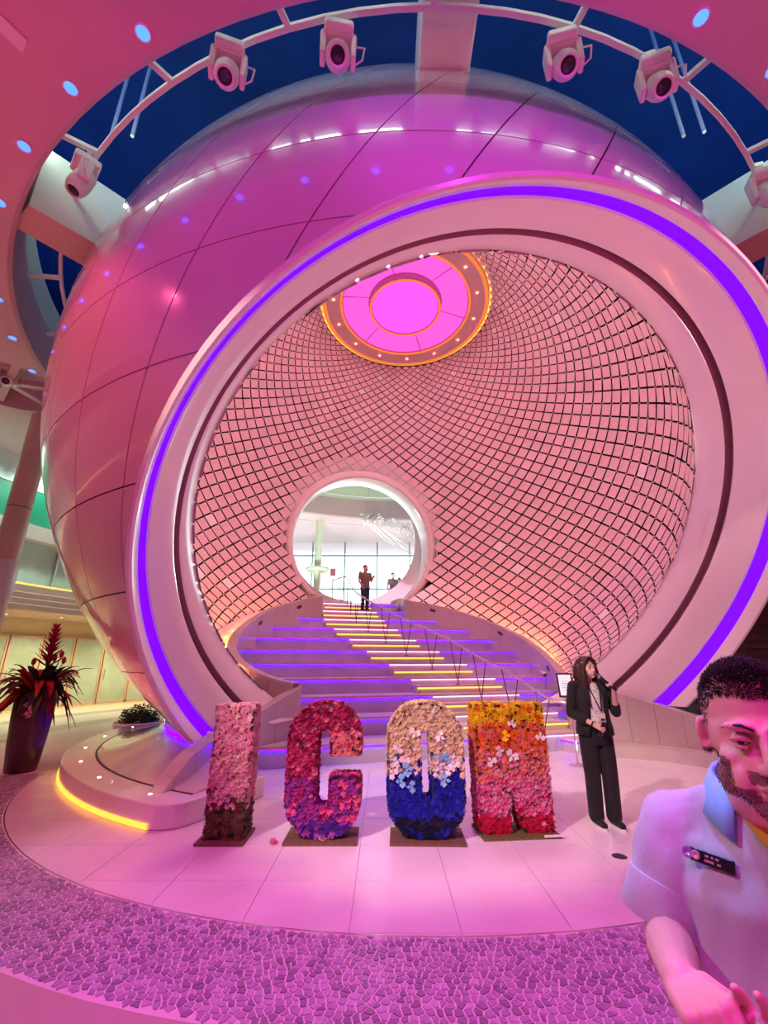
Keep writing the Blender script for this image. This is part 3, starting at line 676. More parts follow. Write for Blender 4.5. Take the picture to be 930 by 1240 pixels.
# ------------------------------------------------------------------ recess in the soffit
rc = fl(8, 468, SOZ)
cut_b = MB(); cut_b.prism(ring_pts(rc[:2], 1.15, 40), SOZ-0.3, SOZ+0.55); cutter = cut_b.build('cutter', None)
md = ceiling.modifiers.new('b', 'BOOLEAN'); md.operation = 'DIFFERENCE'; md.object = cutter; md.solver = 'EXACT'
dg = bpy.context.evaluated_depsgraph_get(); me = bpy.data.meshes.new_from_object(ceiling.evaluated_get(dg)); ceiling.modifiers.clear(); ceiling.data = me
bpy.data.objects.remove(cutter)
b = MB()
for an in (0.3, 0.3+PI/3, 0.3+2*PI/3): b.box((rc[0], rc[1], SOZ+0.15), (2.2, 0.16, 0.14), an)
b.build('recess_bars', 'soffit', ceiling)
# ------------------------------------------------------------------ drum above the round hole, beams to the pearl
b = MB(); b.lathe([(SOZ+0.06, SOR+0.002), (9.6, SOR+0.002), (9.6, SOR+0.25), (SOZ+0.95, SOR+0.25)], (SOC[0], SOC[1], 0), n=160); struct(autosmooth(b.build('wall_drum', 'pale_green'), 30))
ls = thing('drum_light_strip', 'broken line of white light strips on the inside of the soffit hole', 'light strip', (SOC[0], SOC[1], 9.3))
for an in np.arange(-132, -47, 7.0):
    b = MB(); b.lathe([(0.05, SOR-0.005), (0.05, SOR-0.03), (-0.05, SOR-0.03), (-0.05, SOR-0.005)], n=8, a0=rad(an), a1=rad(an+random.uniform(4.5, 6.2)), ref=(1, 0, 0)); b.build('strip', glow('strip_white', (0.85, 1.0, 0.92), 9.0) if 'strip_white' not in MATS else 'strip_white', ls)
def mirx(P): P = np.array(P, float); P[0] = 2*SOC[0]-P[0]; return P
A = fl(45, 255, 8.15); B = fl(125, 301, 8.15); A2 = fl(25, 279, 8.15); B2 = fl(110, 327, 8.15)
A = A+(A-B)*0.12; A2 = A2+(A2-B2)*0.12; B = B+(B-A)*0.25; B2 = B2+(B2-A2)*0.25
for side, lab in ((0, 'deep pale beam tying the left soffit edge to the pearl'), (1, 'deep pale beam tying the right soffit edge to the pearl')):
    P = [A, B, B2, A2] if not side else [mirx(q) for q in (A, B, B2, A2)]
    o = thing('tie_beam', lab, 'beam', (P[0][0], P[0][1], 8.15)); O = np.array(P[0])
    top = [q+np.array([0, 0, 1.25]) for q in P]
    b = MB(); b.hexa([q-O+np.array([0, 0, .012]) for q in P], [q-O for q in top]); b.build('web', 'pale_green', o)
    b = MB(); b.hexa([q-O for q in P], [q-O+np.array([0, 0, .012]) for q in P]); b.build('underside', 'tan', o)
# beam over the crown
o = thing('ceiling_beam', 'wide cream beam running from the soffit to the crown of the pearl', 'beam', (0.80, 3.0, 9.1))
b = MB(); b.box((0, 0.4, 0.5), (0.68, 4.2, 1.0)); bevel(b.build('casing', 'cream', o), 0.02)
# ------------------------------------------------------------------ truss rail with moving head lamps
RZ = 8.80; RCX, RCY, RR = 0.565, 11.21, 8.17
rail = thing('lighting_rail', 'curved white lighting rail round the crown of the pearl', 'rail', (RCX, RCY, RZ))
b = MB(); b.lathe([(0.03, RR-0.03), (0.04, RR), (0.03, RR+0.03), (-0.03, RR+0.03), (-0.04, RR), (-0.03, RR-0.03), (0.03, RR-0.03)], n=120); autosmooth(b.build('tube', 'white_paint', rail), 50)
for an in np.radians([-160, -148, -137, -126, -114, -102, -90, -78, -66, -54, -43, -32, -20]):
    d = np.array([math.cos(an), math.sin(an), 0]); b = MB()
    p1 = d*(RR); p2 = d*(RR+0.62)+np.array([-0.025, 0.21, -0.05])
    t = unit(p2-p1); nrm = np.array([-t[1], t[0], 0])*0.035
    b.hexa([p1-nrm+[0, 0, -.03], p2-nrm+[0, 0, -.03], p2+nrm+[0, 0, -.03], p1+nrm+[0, 0, -.03]], [p1-nrm+[0, 0, .03], p2-nrm+[0, 0, .03], p2+nrm+[0, 0, .03], p1+nrm+[0, 0, .03]]); b.build('bracket', 'white_paint', rail)
def moving_head(pos, tgt, label, hang=0.35, sc=1.0, lens='glass_dark'):
    o = thing('moving_head_lamp', label, 'stage lamp', tuple(pos), 0, 'moving head lamps on the rail')
    d = unit(np.array(tgt)-np.array(pos)); yaw = math.atan2(d[1], d[0]); o.rotation_euler = (0, 0, yaw); o.scale = (sc, sc, sc)
    el = math.asin(d[2])
    b = MB(); b.box((0, 0, 0.06), (0.30, 0.30, 0.12)); b.box((0, 0, 0.14), (0.22, 0.22, 0.06)); bevel(b.build('base', 'white_paint', o), 0.03, 3)
    b = MB(); b.box((0, 0.155, -0.15), (0.14, 0.055, 0.34), taper=1.2); b.box((0, -0.155, -0.15), (0.14, 0.055, 0.34), taper=1.2); b.box((0, 0, -0.005), (0.18, 0.36, 0.05)); bevel(b.build('yoke', 'white_paint', o), 0.02, 3)
    ax = np.array([math.cos(el), 0, math.sin(el)]); c = np.array([0, 0, -0.24])
    b = MB(); b.lathe([(-0.20, 0.0), (-0.20, 0.075), (-0.16, 0.115), (0.02, 0.13), (0.12, 0.125), (0.19, 0.10), (0.21, 0.095), (0.21, 0.075), (0.18, 0.07)], c, ax, n=24); h = autosmooth(b.build('head', 'white_paint', o), 40)
    b = MB(); b.lathe([(0.185, 0.078), (0.20, 0.05), (0.205, 0.0)], c, ax, n=20); b.build('lens', lens, h)
    b = MB(); b.tube([np.array([0, 0.19, -0.02]), np.array([0.05, 0.27, -0.12]), np.array([0.02, 0.25, -0.26]), np.array([-0.02, 0.18, -0.28])], 0.01, 6); b.build('cable', 'white_paint', o)
    b = MB(); b.tube([(0, 0, 0.16), (0, 0, hang)], 0.02, 8); b.box((0, 0, hang), (0.06, 0.12, 0.06)); b.build('clamp', 'white_paint', o)
    return o
heads = [((103, 205), 'white moving head lamp low on the left end of the rail', (-6, 3, 0)), ((278, 72), 'large white moving head lamp left of the beam', (-1.2, 1.2, 3)), ((410, 52), 'white moving head lamp just left of the beam aimed at the viewer', (-0.1, 0.2, 3.5)),
         ((680, 62), 'white moving head lamp just right of the beam', (1.5, 0.4, 3)), ((792, 88), 'large white moving head lamp right of the beam', (2.4, 0.6, 3)), ((924, 220), 'white moving head lamp low on the right end of the rail', (5.0, 2.0, 1))]
for (px, py), lab, tg in heads:
    P = fl(px, py, 8.52); moving_head(P, tg, lab, 0.30, 1.12)
P = fl(10, 455, 8.2); moving_head(P+np.array([0, 0, 0.12]), P+np.array([1.2, -1.5, -0.9]), 'white moving head lamp inside the round soffit recess', 0.22, 1.1)
for i, (px, py, L) in enumerate([(133, 170, 0.9), (160, 165, 1.0), (828, 165, 1.1), (853, 160, 1.5)]):
    P = fl(px, py, 10.2); b = MB(); b.tube([(0, 0, 0), (0, 0, 5.82)], 0.03, 6); o = b.build('hanger_rod', 'white_paint'); o.location = P
    tag(o, ['thin white hanger rod nearest the left moving head', 'second thin white hanger rod left of the pearl crown', 'thin white hanger rod right of the pearl crown', 'outermost thin white hanger rod right of the crown'][i], 'rod', 'hanger rods in the void')
    md_ = o.data
ORD = 'first second third fourth fifth sixth seventh eighth ninth tenth eleventh twelfth thirteenth fourteenth fifteenth sixteenth seventeenth eighteenth nineteenth twentieth twenty-first twenty-second twenty-third twenty-fourth twenty-fifth twenty-sixth'.split()
# downlights in the soffit (blue) all round the hole
k = 0
for k, an in enumerate(np.radians(np.arange(-178, 10, 7.55))):
    P = np.array([SOC[0]+9.07*math.cos(an), SOC[1]+9.07*math.sin(an), SOZ-0.001])
    o = thing('soffit_downlight', 'small blue soffit downlight, %s from the left round the hole' % ORD[k], 'downlight', tuple(P), 0, 'blue downlights round the soffit hole')
    b = MB(); b.lathe([(0.0, 0.085), (-0.012, 0.085), (-0.012, 0.07), (0.0, 0.066)], n=20); b.build('bezel', 'white_paint', o)
    b = MB(); b.lathe([(-0.006, 0.068), (-0.008, 0.0)], n=16); b.build('lens', 'lamp_blue', o)
# housings for the stage lamps, mostly added unseen on the soffit
for i, (l_, t_, p_, c_, s_) in enumerate(LAMPS):
    d = unit(np.array(t_)-np.array(l_)); o = thing('ceiling_spotlight', ['black ceiling spotlight above left of the viewer', 'black ceiling spotlight above right of the viewer', 'black ceiling spotlight behind the viewer', 'black ceiling spotlight on the far left soffit', 'black ceiling spotlight over the planter', 'black ceiling spotlight on the right soffit', 'black ceiling spotlight aimed at the left crown of the pearl', 'black ceiling spotlight aimed at the right crown of the pearl', 'black ceiling spotlight in the far left corner', 'black ceiling spotlight at left aimed at the near man'][i], 'spotlight', (l_[0], l_[1], SOZ), 0, 'spotlights on the soffit')
    b = MB(); b.lathe([(-0.24, 0.0), (-0.24, 0.06), (-0.06, 0.085), (-0.05, 0.085), (-0.05, 0.075), (-0.08, 0.07)], (0, 0, -0.2), d, n=20); autosmooth(b.build('can', 'black_plastic', o))
    b = MB(); b.tube([(0, 0, 0), (0, 0, -0.14)], 0.02, 8); b.lathe([(0, 0.07), (-0.02, 0.07), (-0.025, 0.0)], n=16); b.build('mount', 'black_plastic', o)
for i, (l_, t_) in enumerate(UPL):
    o = thing('floor_uplight', ['black floor uplight near the left wall', 'black floor uplight near the right wall', 'black floor uplight behind the viewer on the left', 'black floor uplight behind the viewer on the right'][i], 'uplight', (l_[0], l_[1], 0), 0, 'floor uplights')
    d = unit(np.array(t_)-np.array(l_)); b = MB(); b.lathe([(-0.16, 0), (-0.16, 0.07), (-0.03, 0.09), (-0.02, 0.085), (-0.05, 0.08)], (0, 0, 0.22), d, n=18); autosmooth(b.build('can', 'black_plastic', o)); b = MB(); b.box((0, 0, 0.02), (0.24, 0.24, 0.04)); b.build('foot', 'black_plastic', o)
for i, (l_, t_) in enumerate(FTL):
    o = thing('stair_foot_uplight', ['small cream uplight at the left foot of the stairs behind the letter I', 'small cream uplight at the right foot of the stairs behind the woman'][i], 'uplight', (l_[0], l_[1], 0), 0, 'stair foot uplights')
    d = unit(np.array(t_)-np.array(l_)); b = MB(); b.lathe([(-0.08, 0), (-0.08, 0.030), (-0.03, 0.038), (-0.02, 0.036), (-0.04, 0.032)], (0, 0, l_[2]-0.02), d, n=16); autosmooth(b.build('can', 'cream', o)); b = MB(); b.box((0, 0, (l_[2]-0.08)/2), (0.07, 0.07, l_[2]-0.08)); b.build('foot', 'cream', o)
# grille in the top left corner of the soffit
P = fl(2, 30, SOZ); b = MB(); q = [fl(x, y, SOZ)-P for x, y in ((-30, -14), (34, 48), (28, 62), (-36, 4))]
b.prism([p[:2] for p in q][::-1], -0.03, 0.0); o = b.build('air_grille', 'white_paint'); o.location = P; tag(o, 'grey rectangular air grille in the soffit corner', 'grille')

# ------------------------------------------------------------------ left background: decks round the atrium
def arcw(name, prof, a0, a1, m, n=60, st=True):
    b = MB(); b.lathe(prof, (SOC[0], SOC[1], 0), n=n, a0=a0, a1=a1, ref=(1, 0, 0)); o = autosmooth(b.build(name, m), 30)
    return struct(o) if st else o
LA0, LA1 = rad(131), rad(235)
arcw('wall_left', [(0, 14.6), (3.1, 14.6)], LA0, LA1, 'warm_wall')
arcw('ceiling_deck', [(3.1, 15.9), (3.1, 12.05), (3.14, 12.0), (3.30, 11.98), (3.32, 12.02), (3.48, 12.0), (3.50, 12.04), (3.66, 12.02), (3.68, 12.06), (3.90, 12.06), (3.92, 12.2), (3.92, 12.9)], LA0, LA1, 'tan')
arcw('trim_1', [(3.90, 12.10), (3.96, 12.10), (3.96, 12.16), (3.92, 12.18)], LA0, LA1, 'led_amber_step')
arcw('wall_upper_left', [(3.92, 12.9), (5.45, 12.9)], LA0, LA1, 'shop_glass')
arcw('trim_2', [(5.45, 12.9), (5.45, 12.5), (5.90, 12.4), (5.95, 12.6)], LA0, LA1, 'cream')
arcw('wall_green', [(5.95, 12.75), (7.15, 12.75)], LA0, LA1, 'green_band')
arcw('wall_pale', [(7.15, 12.7), (8.0, 12.7)], LA0, LA1, mat('wall_teal', (0.66, 0.80, 0.76), 0.6, var=0.04))
def pol(r, deg, z=0.0): return np.array([SOC[0]+r*math.cos(rad(deg)), SOC[1]+r*math.sin(rad(deg)), z])
wn = 1
for dg_ in np.arange(140, 200, 7.0):
    b = MB(); b.box((0, 0, 0.76), (0.07, 0.07, 1.52)); o = b.build('trim_%d' % (wn+2), 'steel'); o.location = pol(12.86, dg_, 3.93); struct(o); wn += 1
# glazed doors of the lower deck
dn = 1
for dg_ in np.arange(133, 172, 4.6):
    c = pol(14.5, dg_+2.3); an = rad(dg_+2.3)+PI/2; o = bpy.data.objects.new('door_%d' % dn, None); COL.objects.link(o); o.location = c; o.rotation_euler = (0, 0, an); struct(o); dn += 1
    w = 1.12
    b = MB(); b.box((0, 0, 1.24), (w-0.10, 0.03, 2.36)); b.build('pane', 'shop_glass', o)
    b = MB()
    for sx_ in (-1, 1): b.box((sx_*(w/2-0.03), 0, 1.24), (0.06, 0.09, 2.48))
    b.box((0, 0, 2.45), (w, 0.09, 0.08)); b.box((0, 0, 0.04), (w, 0.09, 0.08)); b.build('door_frame', 'tan', o)
    b = MB(); b.tube([(w/2-0.12, 0.06, 0.9), (w/2-0.12, 0.06, 1.3)], 0.012, 6); b.build('door_handle', 'steel', o)
# lamps in the deck ceiling
for q in range(7):
    P = pol(13.0+0.5*(q % 2), 132+q*6.5, 3.099); o = thing('deck_downlight', 'small warm deck ceiling downlight, %s counting from the exit sign side' % ORD[q], 'downlight', tuple(P), 0, 'deck ceiling downlights')
    b = MB(); b.lathe([(0, 0.07), (-0.01, 0.07), (-0.01, 0.05)], n=16); b.build('bezel', 'white_paint', o)
    b = MB(); b.lathe([(-0.006, 0.05), (-0.008, 0)], n=12); b.build('lens', 'lamp_warm', o)
    if q % 2 == 0:
        l = bpy.data.lights.new('deck_light', 'SPOT'); l.energy = 240; l.color = (1.0, 0.80, 0.42); l.spot_size = rad(150); l.spot_blend = 0.8; l.shadow_soft_size = 0.1
        lo = bpy.data.objects.new('deck_light', l); COL.objects.link(lo); lo.location = P-np.array([0, 0, 0.06])
for q in range(4):   # added spots without fixtures brighten the pale upper walls
    P = pol(11.6, 145+q*11, 7.85); Q = pol(12.75, 145+q*11, 5.6); spot('deck_light', tuple(P), tuple(Q), 230, (0.72, 1.0, 0.84), 120, 0.7, 0.1)
# exit sign
P = aty(57, 745, 17.2); o = thing('exit_sign', 'small green lit exit sign under the deck ceiling', 'sign', tuple(P), rad(30))
b = MB(); b.box((0, 0, 0), (0.50, 0.04, 0.14)); b.build('face', glow('exit_green', (0.05, 0.75, 0.45), 1.6), o)
b = MB(); b.box((0.03, -0.024, 0), (0.22, 0.006, 0.06)); b.box((-0.15, -0.024, 0), (0.06, 0.006, 0.08)); b.build('pictogram', glow('exit_white', (0.9, 1.0, 0.95), 2.0), o)
b = MB(); b.tube([(-0.2, 0, 0.07), (-0.2, 0, max(0.1, 3.1-P[2]))], 0.008, 6); b.tube([(0.2, 0, 0.07), (0.2, 0, max(0.1, 3.1-P[2]))], 0.008, 6); b.build('hanger', 'steel', o)
# column
P = fl(27, 602, 4.95+0.0); d_ = ray(27, 602); t_ = 11.6; P = CAM+d_*t_
o = thing('round_column', 'tall round tan column at the left edge behind the pearl', 'column', (P[0], P[1], 0))
b = MB(); b.lathe([(0, 0.27), (5.36, 0.27)], n=28); autosmooth(b.build('lower_shaft', 'tan', o))
b = MB(); b.lathe([(5.38, 0.27), (8.0, 0.27)], n=28); autosmooth(b.build('upper_shaft', 'tan', o))
b = MB(); b.lathe([(5.355, 0.262), (5.385, 0.262)], n=28); b.build('joint', 'seam', o)
b = MB(); b.lathe([(3.0, 0.275), (3.05, 0.31), (3.95, 0.31), (4.0, 0.275)], n=28); autosmooth(b.build('collar', 'cream', o))

# ------------------------------------------------------------------ rest of the room shell
arcw('wall_right', [(0, 15.9), (8.0, 15.9)], rad(-125), rad(60), 'soffit', 90)
arcw('wall_back', [(0, 15.9), (3.1, 15.9)], rad(60), rad(140), 'warm_wall', 40)
b = MB(); b.box((SOC[0]+14.0*math.cos(rad(235)), SOC[1]+14.0*math.sin(rad(235)), 4.0), (4.4, 0.25, 8.0), rad(235)); struct(b.build('wall_return', 'soffit'))
# ------------------------------------------------------------------ upper hall behind the round doorway
LZ = NST*RISE
b = MB(); q = [sw(15.9, 1.6, 0), sw(15.9, 5.4, 0), sw(17.3, 7.0, 0), (9.0, 18.8, 0), (9.0, 27.6, 0), (-10.0, 27.6, 0), (-10.0, 18.0, 0), sw(17.3, 0.2, 0)]
b.prism([p[:2] for p in q], LZ-0.3, LZ); hall = struct(b.build('floor_landing', 'stair_stone'))
GY = 24.6
b = MB(); b.box((-9.6, 22.6, 6.6), (0.2, 10.0, 6.8)); struct(b.build('wall_hall_left', 'teal'))
b = MB(); b.box((8.6, 22.6, 6.6), (0.2, 10.0, 6.8)); struct(b.build('wall_hall_right', 'teal'))
b = MB(); b.box((-0.5, 23.0, 9.20), (18.4, 3.6, 0.3)); struct(b.build('ceiling_hall_low', 'teal'))
b = MB(); b.box((-0.5, 19.2, 10.2), (18.4, 4.6, 0.3)); b.box((-0.5, 21.15, 9.7), (18.4, 0.1, 0.8)); struct(b.build('ceiling_hall', mat('lime_white', (0.78, 0.86, 0.66), 0.5)))
b = MB(); b.box((-0.5, 21.05, 9.34), (18.0, 0.12, 0.08)); struct(b.build('trim_hall', 'led_amber_step'))
for x in (-3.4, 0.4): b = MB(); b.box((x, 19.2, 9.95), (0.5, 4.0, 0.25)); struct(b.build('trim_hall_beam', glow('cyan_cove', (0.35, 0.85, 1.0), 0.9)))
b = MB(); b.box((-0.5, GY+0.3, 12.5), (18.6, 0.2, 7.2)); b.box((-0.5, GY+0.3, 1.6), (19.0, 0.2, 3.8)); struct(b.build('wall_hall_end', 'ceiling_blue'))
b = MB(); b.box((-9.6, 19.6, 12.6), (0.2, 10.4, 7.0)); b.box((8.6, 19.6, 12.6), (0.2, 10.4, 7.0)); struct(b.build('wall_hall_upper', 'ceiling_blue'))
mat('mullion_grey', (0.22, 0.34, 0.36), 0.5)
# glazed end wall
win = bpy.data.objects.new('window_1', None); COL.objects.link(win); win.location = (-0.5, GY, LZ); struct(win)
for x in np.arange(-9.0, 9.1, 1.82): b = MB(); b.box((x+0.02, 0, 2.8), (0.07, 0.12, 5.6)); b.build('mullion', 'mullion_grey', win)
for z in (0.05, 1.85, 3.72, 5.5): b = MB(); b.box((0, 0, z), (18.2, 0.10, 0.08)); b.build('transom', 'mullion_grey', win)
for i in range(10):
    for (z0, z1) in ((0.09, 1.81), (1.89, 3.68), (3.76, 5.46)):
        x = -9.0+1.82*i; b = MB(); b.box((x+0.93, 0, (z0+z1)/2), (1.74, 0.012, z1-z0)); b.build('pane', 'stair_glass', win)

for x_, y_ in ((-4.5, 18.8), (0.3, 19.0), (4.0, 18.8)):  # added fill without fixtures, brightens the hall
    l = bpy.data.lights.new('hall_light', 'POINT'); l.energy = 110; l.color = (0.9, 1.0, 0.95); l.shadow_soft_size = 0.25
    lo = bpy.data.objects.new('hall_light', l); COL.objects.link(lo); lo.location = (x_, y_+3.4, 5.6)

for x_ in (-3.2, -1.0, 1.4): spot('hall_uplight', (x_, 17.7, LZ+0.1), (x_, 20.6, 10.0), 420, (0.80, 1.0, 0.86), 100, 0.6, 0.1)  # uplights without fixtures, added to brighten the hall ceiling

# slatted bronze screen at the right edge behind the near man
mat('bronze', (0.16, 0.10, 0.05), 0.35, 0.7, var=0.3, scale=6)
o = thing('slatted_screen', 'dark bronze slatted screen at the right edge behind the near man', 'screen', (9.6, 11.4, 0), rad(-38))
b = MB(); b.box((0, 0.05, 1.55), (3.6, 0.05, 3.1)); b.build('backing', 'steel_dark', o)
for q in range(16): b = MB(); b.box((0, 0.0, 0.15+q*0.185), (3.6, 0.06, 0.12)); b.build('slat', 'bronze', o)
for sx_ in (-1, 1): b = MB(); b.box((sx_*1.83, 0.02, 1.58), (0.08, 0.14, 3.16)); b.build('post', 'bronze', o)
# ------------------------------------------------------------------ flower letters
def fcol(name, c, rough=0.6): return mat(name, c, rough, var=0.18, scale=30, spec=0.3)
fcol('petal_moss', (0.10, 0.075, 0.02)); fcol('petal_moss2', (0.16, 0.11, 0.03)); fcol('petal_blush', (0.85, 0.50, 0.50)); fcol('petal_rose', (0.78, 0.22, 0.36)); fcol('petal_pink', (0.80, 0.34, 0.46))
fcol('petal_magenta', (0.55, 0.03, 0.16)); fcol('petal_wine', (0.26, 0.01, 0.06)); fcol('petal_coral', (0.85, 0.25, 0.24)); fcol('petal_purple', (0.36, 0.05, 0.36)); fcol('petal_violet', (0.08, 0.015, 0.26))
fcol('petal_cream', (0.90, 0.74, 0.48)); fcol('petal_white', (0.92, 0.88, 0.84)); fcol('petal_sky', (0.25, 0.62, 0.85)); fcol('petal_blue', (0.005, 0.012, 0.36)); fcol('petal_ink', (0.004, 0.005, 0.03))
fcol('petal_yellow', (0.95, 0.60, 0.01)); fcol('petal_orange', (0.90, 0.15, 0.02)); fcol('petal_salmon', (0.90, 0.32, 0.20)); fcol('petal_fuchsia', (0.85, 0.14, 0.34)); fcol('petal_crimson', (0.55, 0.005, 0.05)); fcol('leaf_dark', (0.015, 0.045, 0.012))
mat('board', (0.16, 0.09, 0.045), 0.75, var=0.25, scale=18, bump=0.3); mat('board_green', (0.14, 0.13, 0.03), 0.8, var=0.3, scale=25, bump=0.4)
def petal_ring(n, r0, r1, z0, z1, wid, rot=0.0, curl=0.0):
    v = []; f = []
    for k in range(n):
        a = 2*PI*k/n+rot; d = np.array([math.cos(a), math.sin(a), 0]); t = np.array([-d[1], d[0], 0]); b0 = len(v); zm = (z0+z1)/2; rm = (r0+r1)/2
        v += [d*r0+[0, 0, z0], d*rm-t*wid+[0, 0, zm+curl*.5], d*r1+[0, 0, z1], d*rm+t*wid+[0, 0, zm+curl*.5], d*rm*1.02+[0, 0, zm-curl*.2]]
        f += [(b0, b0+1, b0+4), (b0+1, b0+2, b0+4), (b0+2, b0+3, b0+4), (b0+3, b0, b0+4)]
    return v, f
def merge(*a):
    V = []; Fc = []
    for v, f in a: b0 = len(V); V += list(v); Fc += [tuple(i+b0 for i in q) for q in f]
    return np.array(V), Fc
ROSE = merge(petal_ring(6, 0.10, 1.0, -0.35, 0.05, 0.50), petal_ring(5, 0.05, 0.72, -0.1, 0.38, 0.40, 0.5), petal_ring(4, 0.02, 0.36, 0.15, 0.58, 0.26, 0.2))
HYD = merge(*[(np.array(petal_ring(4, 0.03, 0.42, 0, 0.06, 0.20, q)[0])+np.array([0.55*math.cos(q*1.57), 0.55*math.sin(q*1.57), 0.12+0.05*(q % 2)]), petal_ring(4, 0.03, 0.42, 0, 0.06, 0.20, q)[1]) for q in range(4)]+[(np.array(petal_ring(4, 0.03, 0.45, 0, 0.06, 0.22, 0.4)[0])+np.array([0, 0, 0.34]), petal_ring(4, 0.03, 0.45, 0, 0.06, 0.22, 0.4)[1])])
ORCHID = merge(petal_ring(3, 0.06, 1.0, 0.0, 0.10, 0.30, PI/2, 0.1), petal_ring(2, 0.06, 1.05, 0.06, 0.16, 0.48, 0.0, 0.12), petal_ring(4, 0.0, 0.26, 0.12, 0.34, 0.12, 0.4))
def frame(nrm, spin):
    nrm = unit(nrm); u_ = unit(np.cross(nrm, [0.3, 0.5, 0.8])); v_ = np.cross(nrm, u_); c, s = math.cos(spin), math.sin(spin)
    return np.array([u_*c+v_*s, -u_*s+v_*c, nrm]).T
class Pile:
    def __init__(s): s.b = MB(); s.m = []; s.names = []
    def put(s, tmpl, pos, nrm, size, m):
        V = (np.array(tmpl[0])*size) @ frame(nrm, random.uniform(0, 6.28)).T+np.array(pos); s.b.add(V, tmpl[1])
        if m not in s.names: s.names.append(m)
        s.m += [s.names.index(m)]*len(tmpl[1])
    def build(s, name, parent):
        me = me_from(s.b.v, s.b.f, name)
        for n in s.names: me.materials.append(MATS[n])
        me.polygons.foreach_set('material_index', s.m)
        return link(name, me, None, parent, True)
def in_poly(p, poly):
    r = False; n = len(poly); x, y = p
    for i in range(n):
        (x1, y1), (x2, y2) = poly[i], poly[(i+1) % n]
        if (y1 > y) != (y2 > y) and x < (x2-x1)*(y-y1)/(y2-y1)+x1: r = not r
    return r
def flower_letter(name, label, loc, rz, outer, holes, depth, pick, board, bm_, sp=0.037, size=(0.028, 0.039)):
    o = thing(name, label, 'flower letter', loc, rz, 'letters made of flowers')
    cu = bpy.data.curves.new('c', 'CURVE'); cu.dimensions = '2D'; cu.fill_mode = 'BOTH'; cu.extrude = depth/2
    for poly in [outer]+holes:
        sp_ = cu.splines.new('POLY'); sp_.points.add(len(poly)-1); sp_.use_cyclic_u = True
        for i, p in enumerate(poly): sp_.points[i].co = (p[0], p[1], 0, 1)
    co_ = bpy.data.objects.new('c', cu); COL.objects.link(co_); dg = bpy.context.evaluated_depsgraph_get(); me = bpy.data.meshes.new_from_object(co_.evaluated_get(dg)); bpy.data.objects.remove(co_)
    me.materials.clear(); me.transform(Matrix.Rotation(PI/2, 4, 'X')); link('letter_core', me, 'leaf_dark', o)
    pile = Pile(); loops = [outer]+holes
    def inside(p): return in_poly(p, outer) and not any(in_poly(p, h) for h in holes)
    xs = [p[0] for p in outer]; zs = [p[1] for p in outer]
    rows = int((max(zs)-min(zs))/(sp*.87))+1
    for side, yy, ny in ((0, -depth/2, -1), (1, depth/2, 1)):
        for j in range(rows+1):
            z = min(zs)+0.01+j*sp*.87; x = min(xs)+(sp/2 if j % 2 else 0)
            while x < max(xs):
                q = (x+random.uniform(-.3, .3)*sp, z+random.uniform(-.3, .3)*sp); x += sp*(1.0 if not side else 1.5)
                if inside(q):
                    t, m = pick(q[0], q[1]); pile.put(t, (q[0], yy+ny*random.uniform(-0.006, 0.014), q[1]), (random.gauss(0, .25), ny, random.gauss(0, .25)), random.uniform(*size), m)
    for li, poly in enumerate(loops):
        n = len(poly); ar = sum(poly[i][0]*poly[(i+1) % n][1]-poly[(i+1) % n][0]*poly[i][1] for i in range(n))
        for i in range(n):
            p, q = np.array(poly[i]), np.array(poly[(i+1) % n]); L = np.linalg.norm(q-p); t_ = (q-p)/max(L, 1e-9); nn = np.array([t_[1], -t_[0]])*(1 if ar > 0 else -1)*(1 if li == 0 else -1)
            k = max(1, int(round(L/sp)))
            for a in range(k):
                for y in np.arange(-depth/2+sp*.3, depth/2, sp):
                    c = p+(q-p)*((a+random.uniform(.2, .8))/k)
                    if c[1] < 0.03: continue
                    t, m = pick(c[0], c[1]); pile.put(t, (c[0]+nn[0]*.006, y+random.uniform(-.01, .01), c[1]+nn[1]*.006), (nn[0], random.gauss(0, .3)-.15, nn[1]+random.gauss(0, .2)), random.uniform(*size)*(0.8 if li else 1), m)
    stuff(pile.build('flowers', o))
    b = MB(); b.box((board[0], board[1], -0.012-0.0), (board[2], board[3], 0.024)); bb = b.build('base_board', bm_, o)
    return o
def rr(x0, z0, x1, z1, r, n=8):       # rounded rectangle, counter-clockwise
    out = []
    for cx, cz, a0 in ((x1-r, z0+r, -PI/2), (x1-r, z1-r, 0), (x0+r, z1-r, PI/2), (x0+r, z0+r, PI)):
        for k in range(n+1): a = a0+PI/2*k/n; out.append((cx+r*math.cos(a), cz+r*math.sin(a)))
    return out
mix = lambda *a: random.choices([q[0] for q in a], [q[1] for q in a])[0]
def pick_i(x, z):
    z += random.gauss(0, .03)
    if z < 0.27: return HYD, mix(('petal_moss', 3), ('petal_moss2', 3), ('leaf_dark', 1))
    if z < 0.34: return ROSE, mix(('petal_blush', 4), ('petal_wine', 2), ('petal_moss2', 1))
    if z < 0.72: return ROSE, mix(('petal_blush', 5), ('petal_pink', 2))
    if z < 0.95: return HYD, mix(('petal_pink', 3), ('petal_rose', 3))
    return HYD, mix(('petal_pink', 5), ('petal_rose', 2), ('petal_blush', 1))
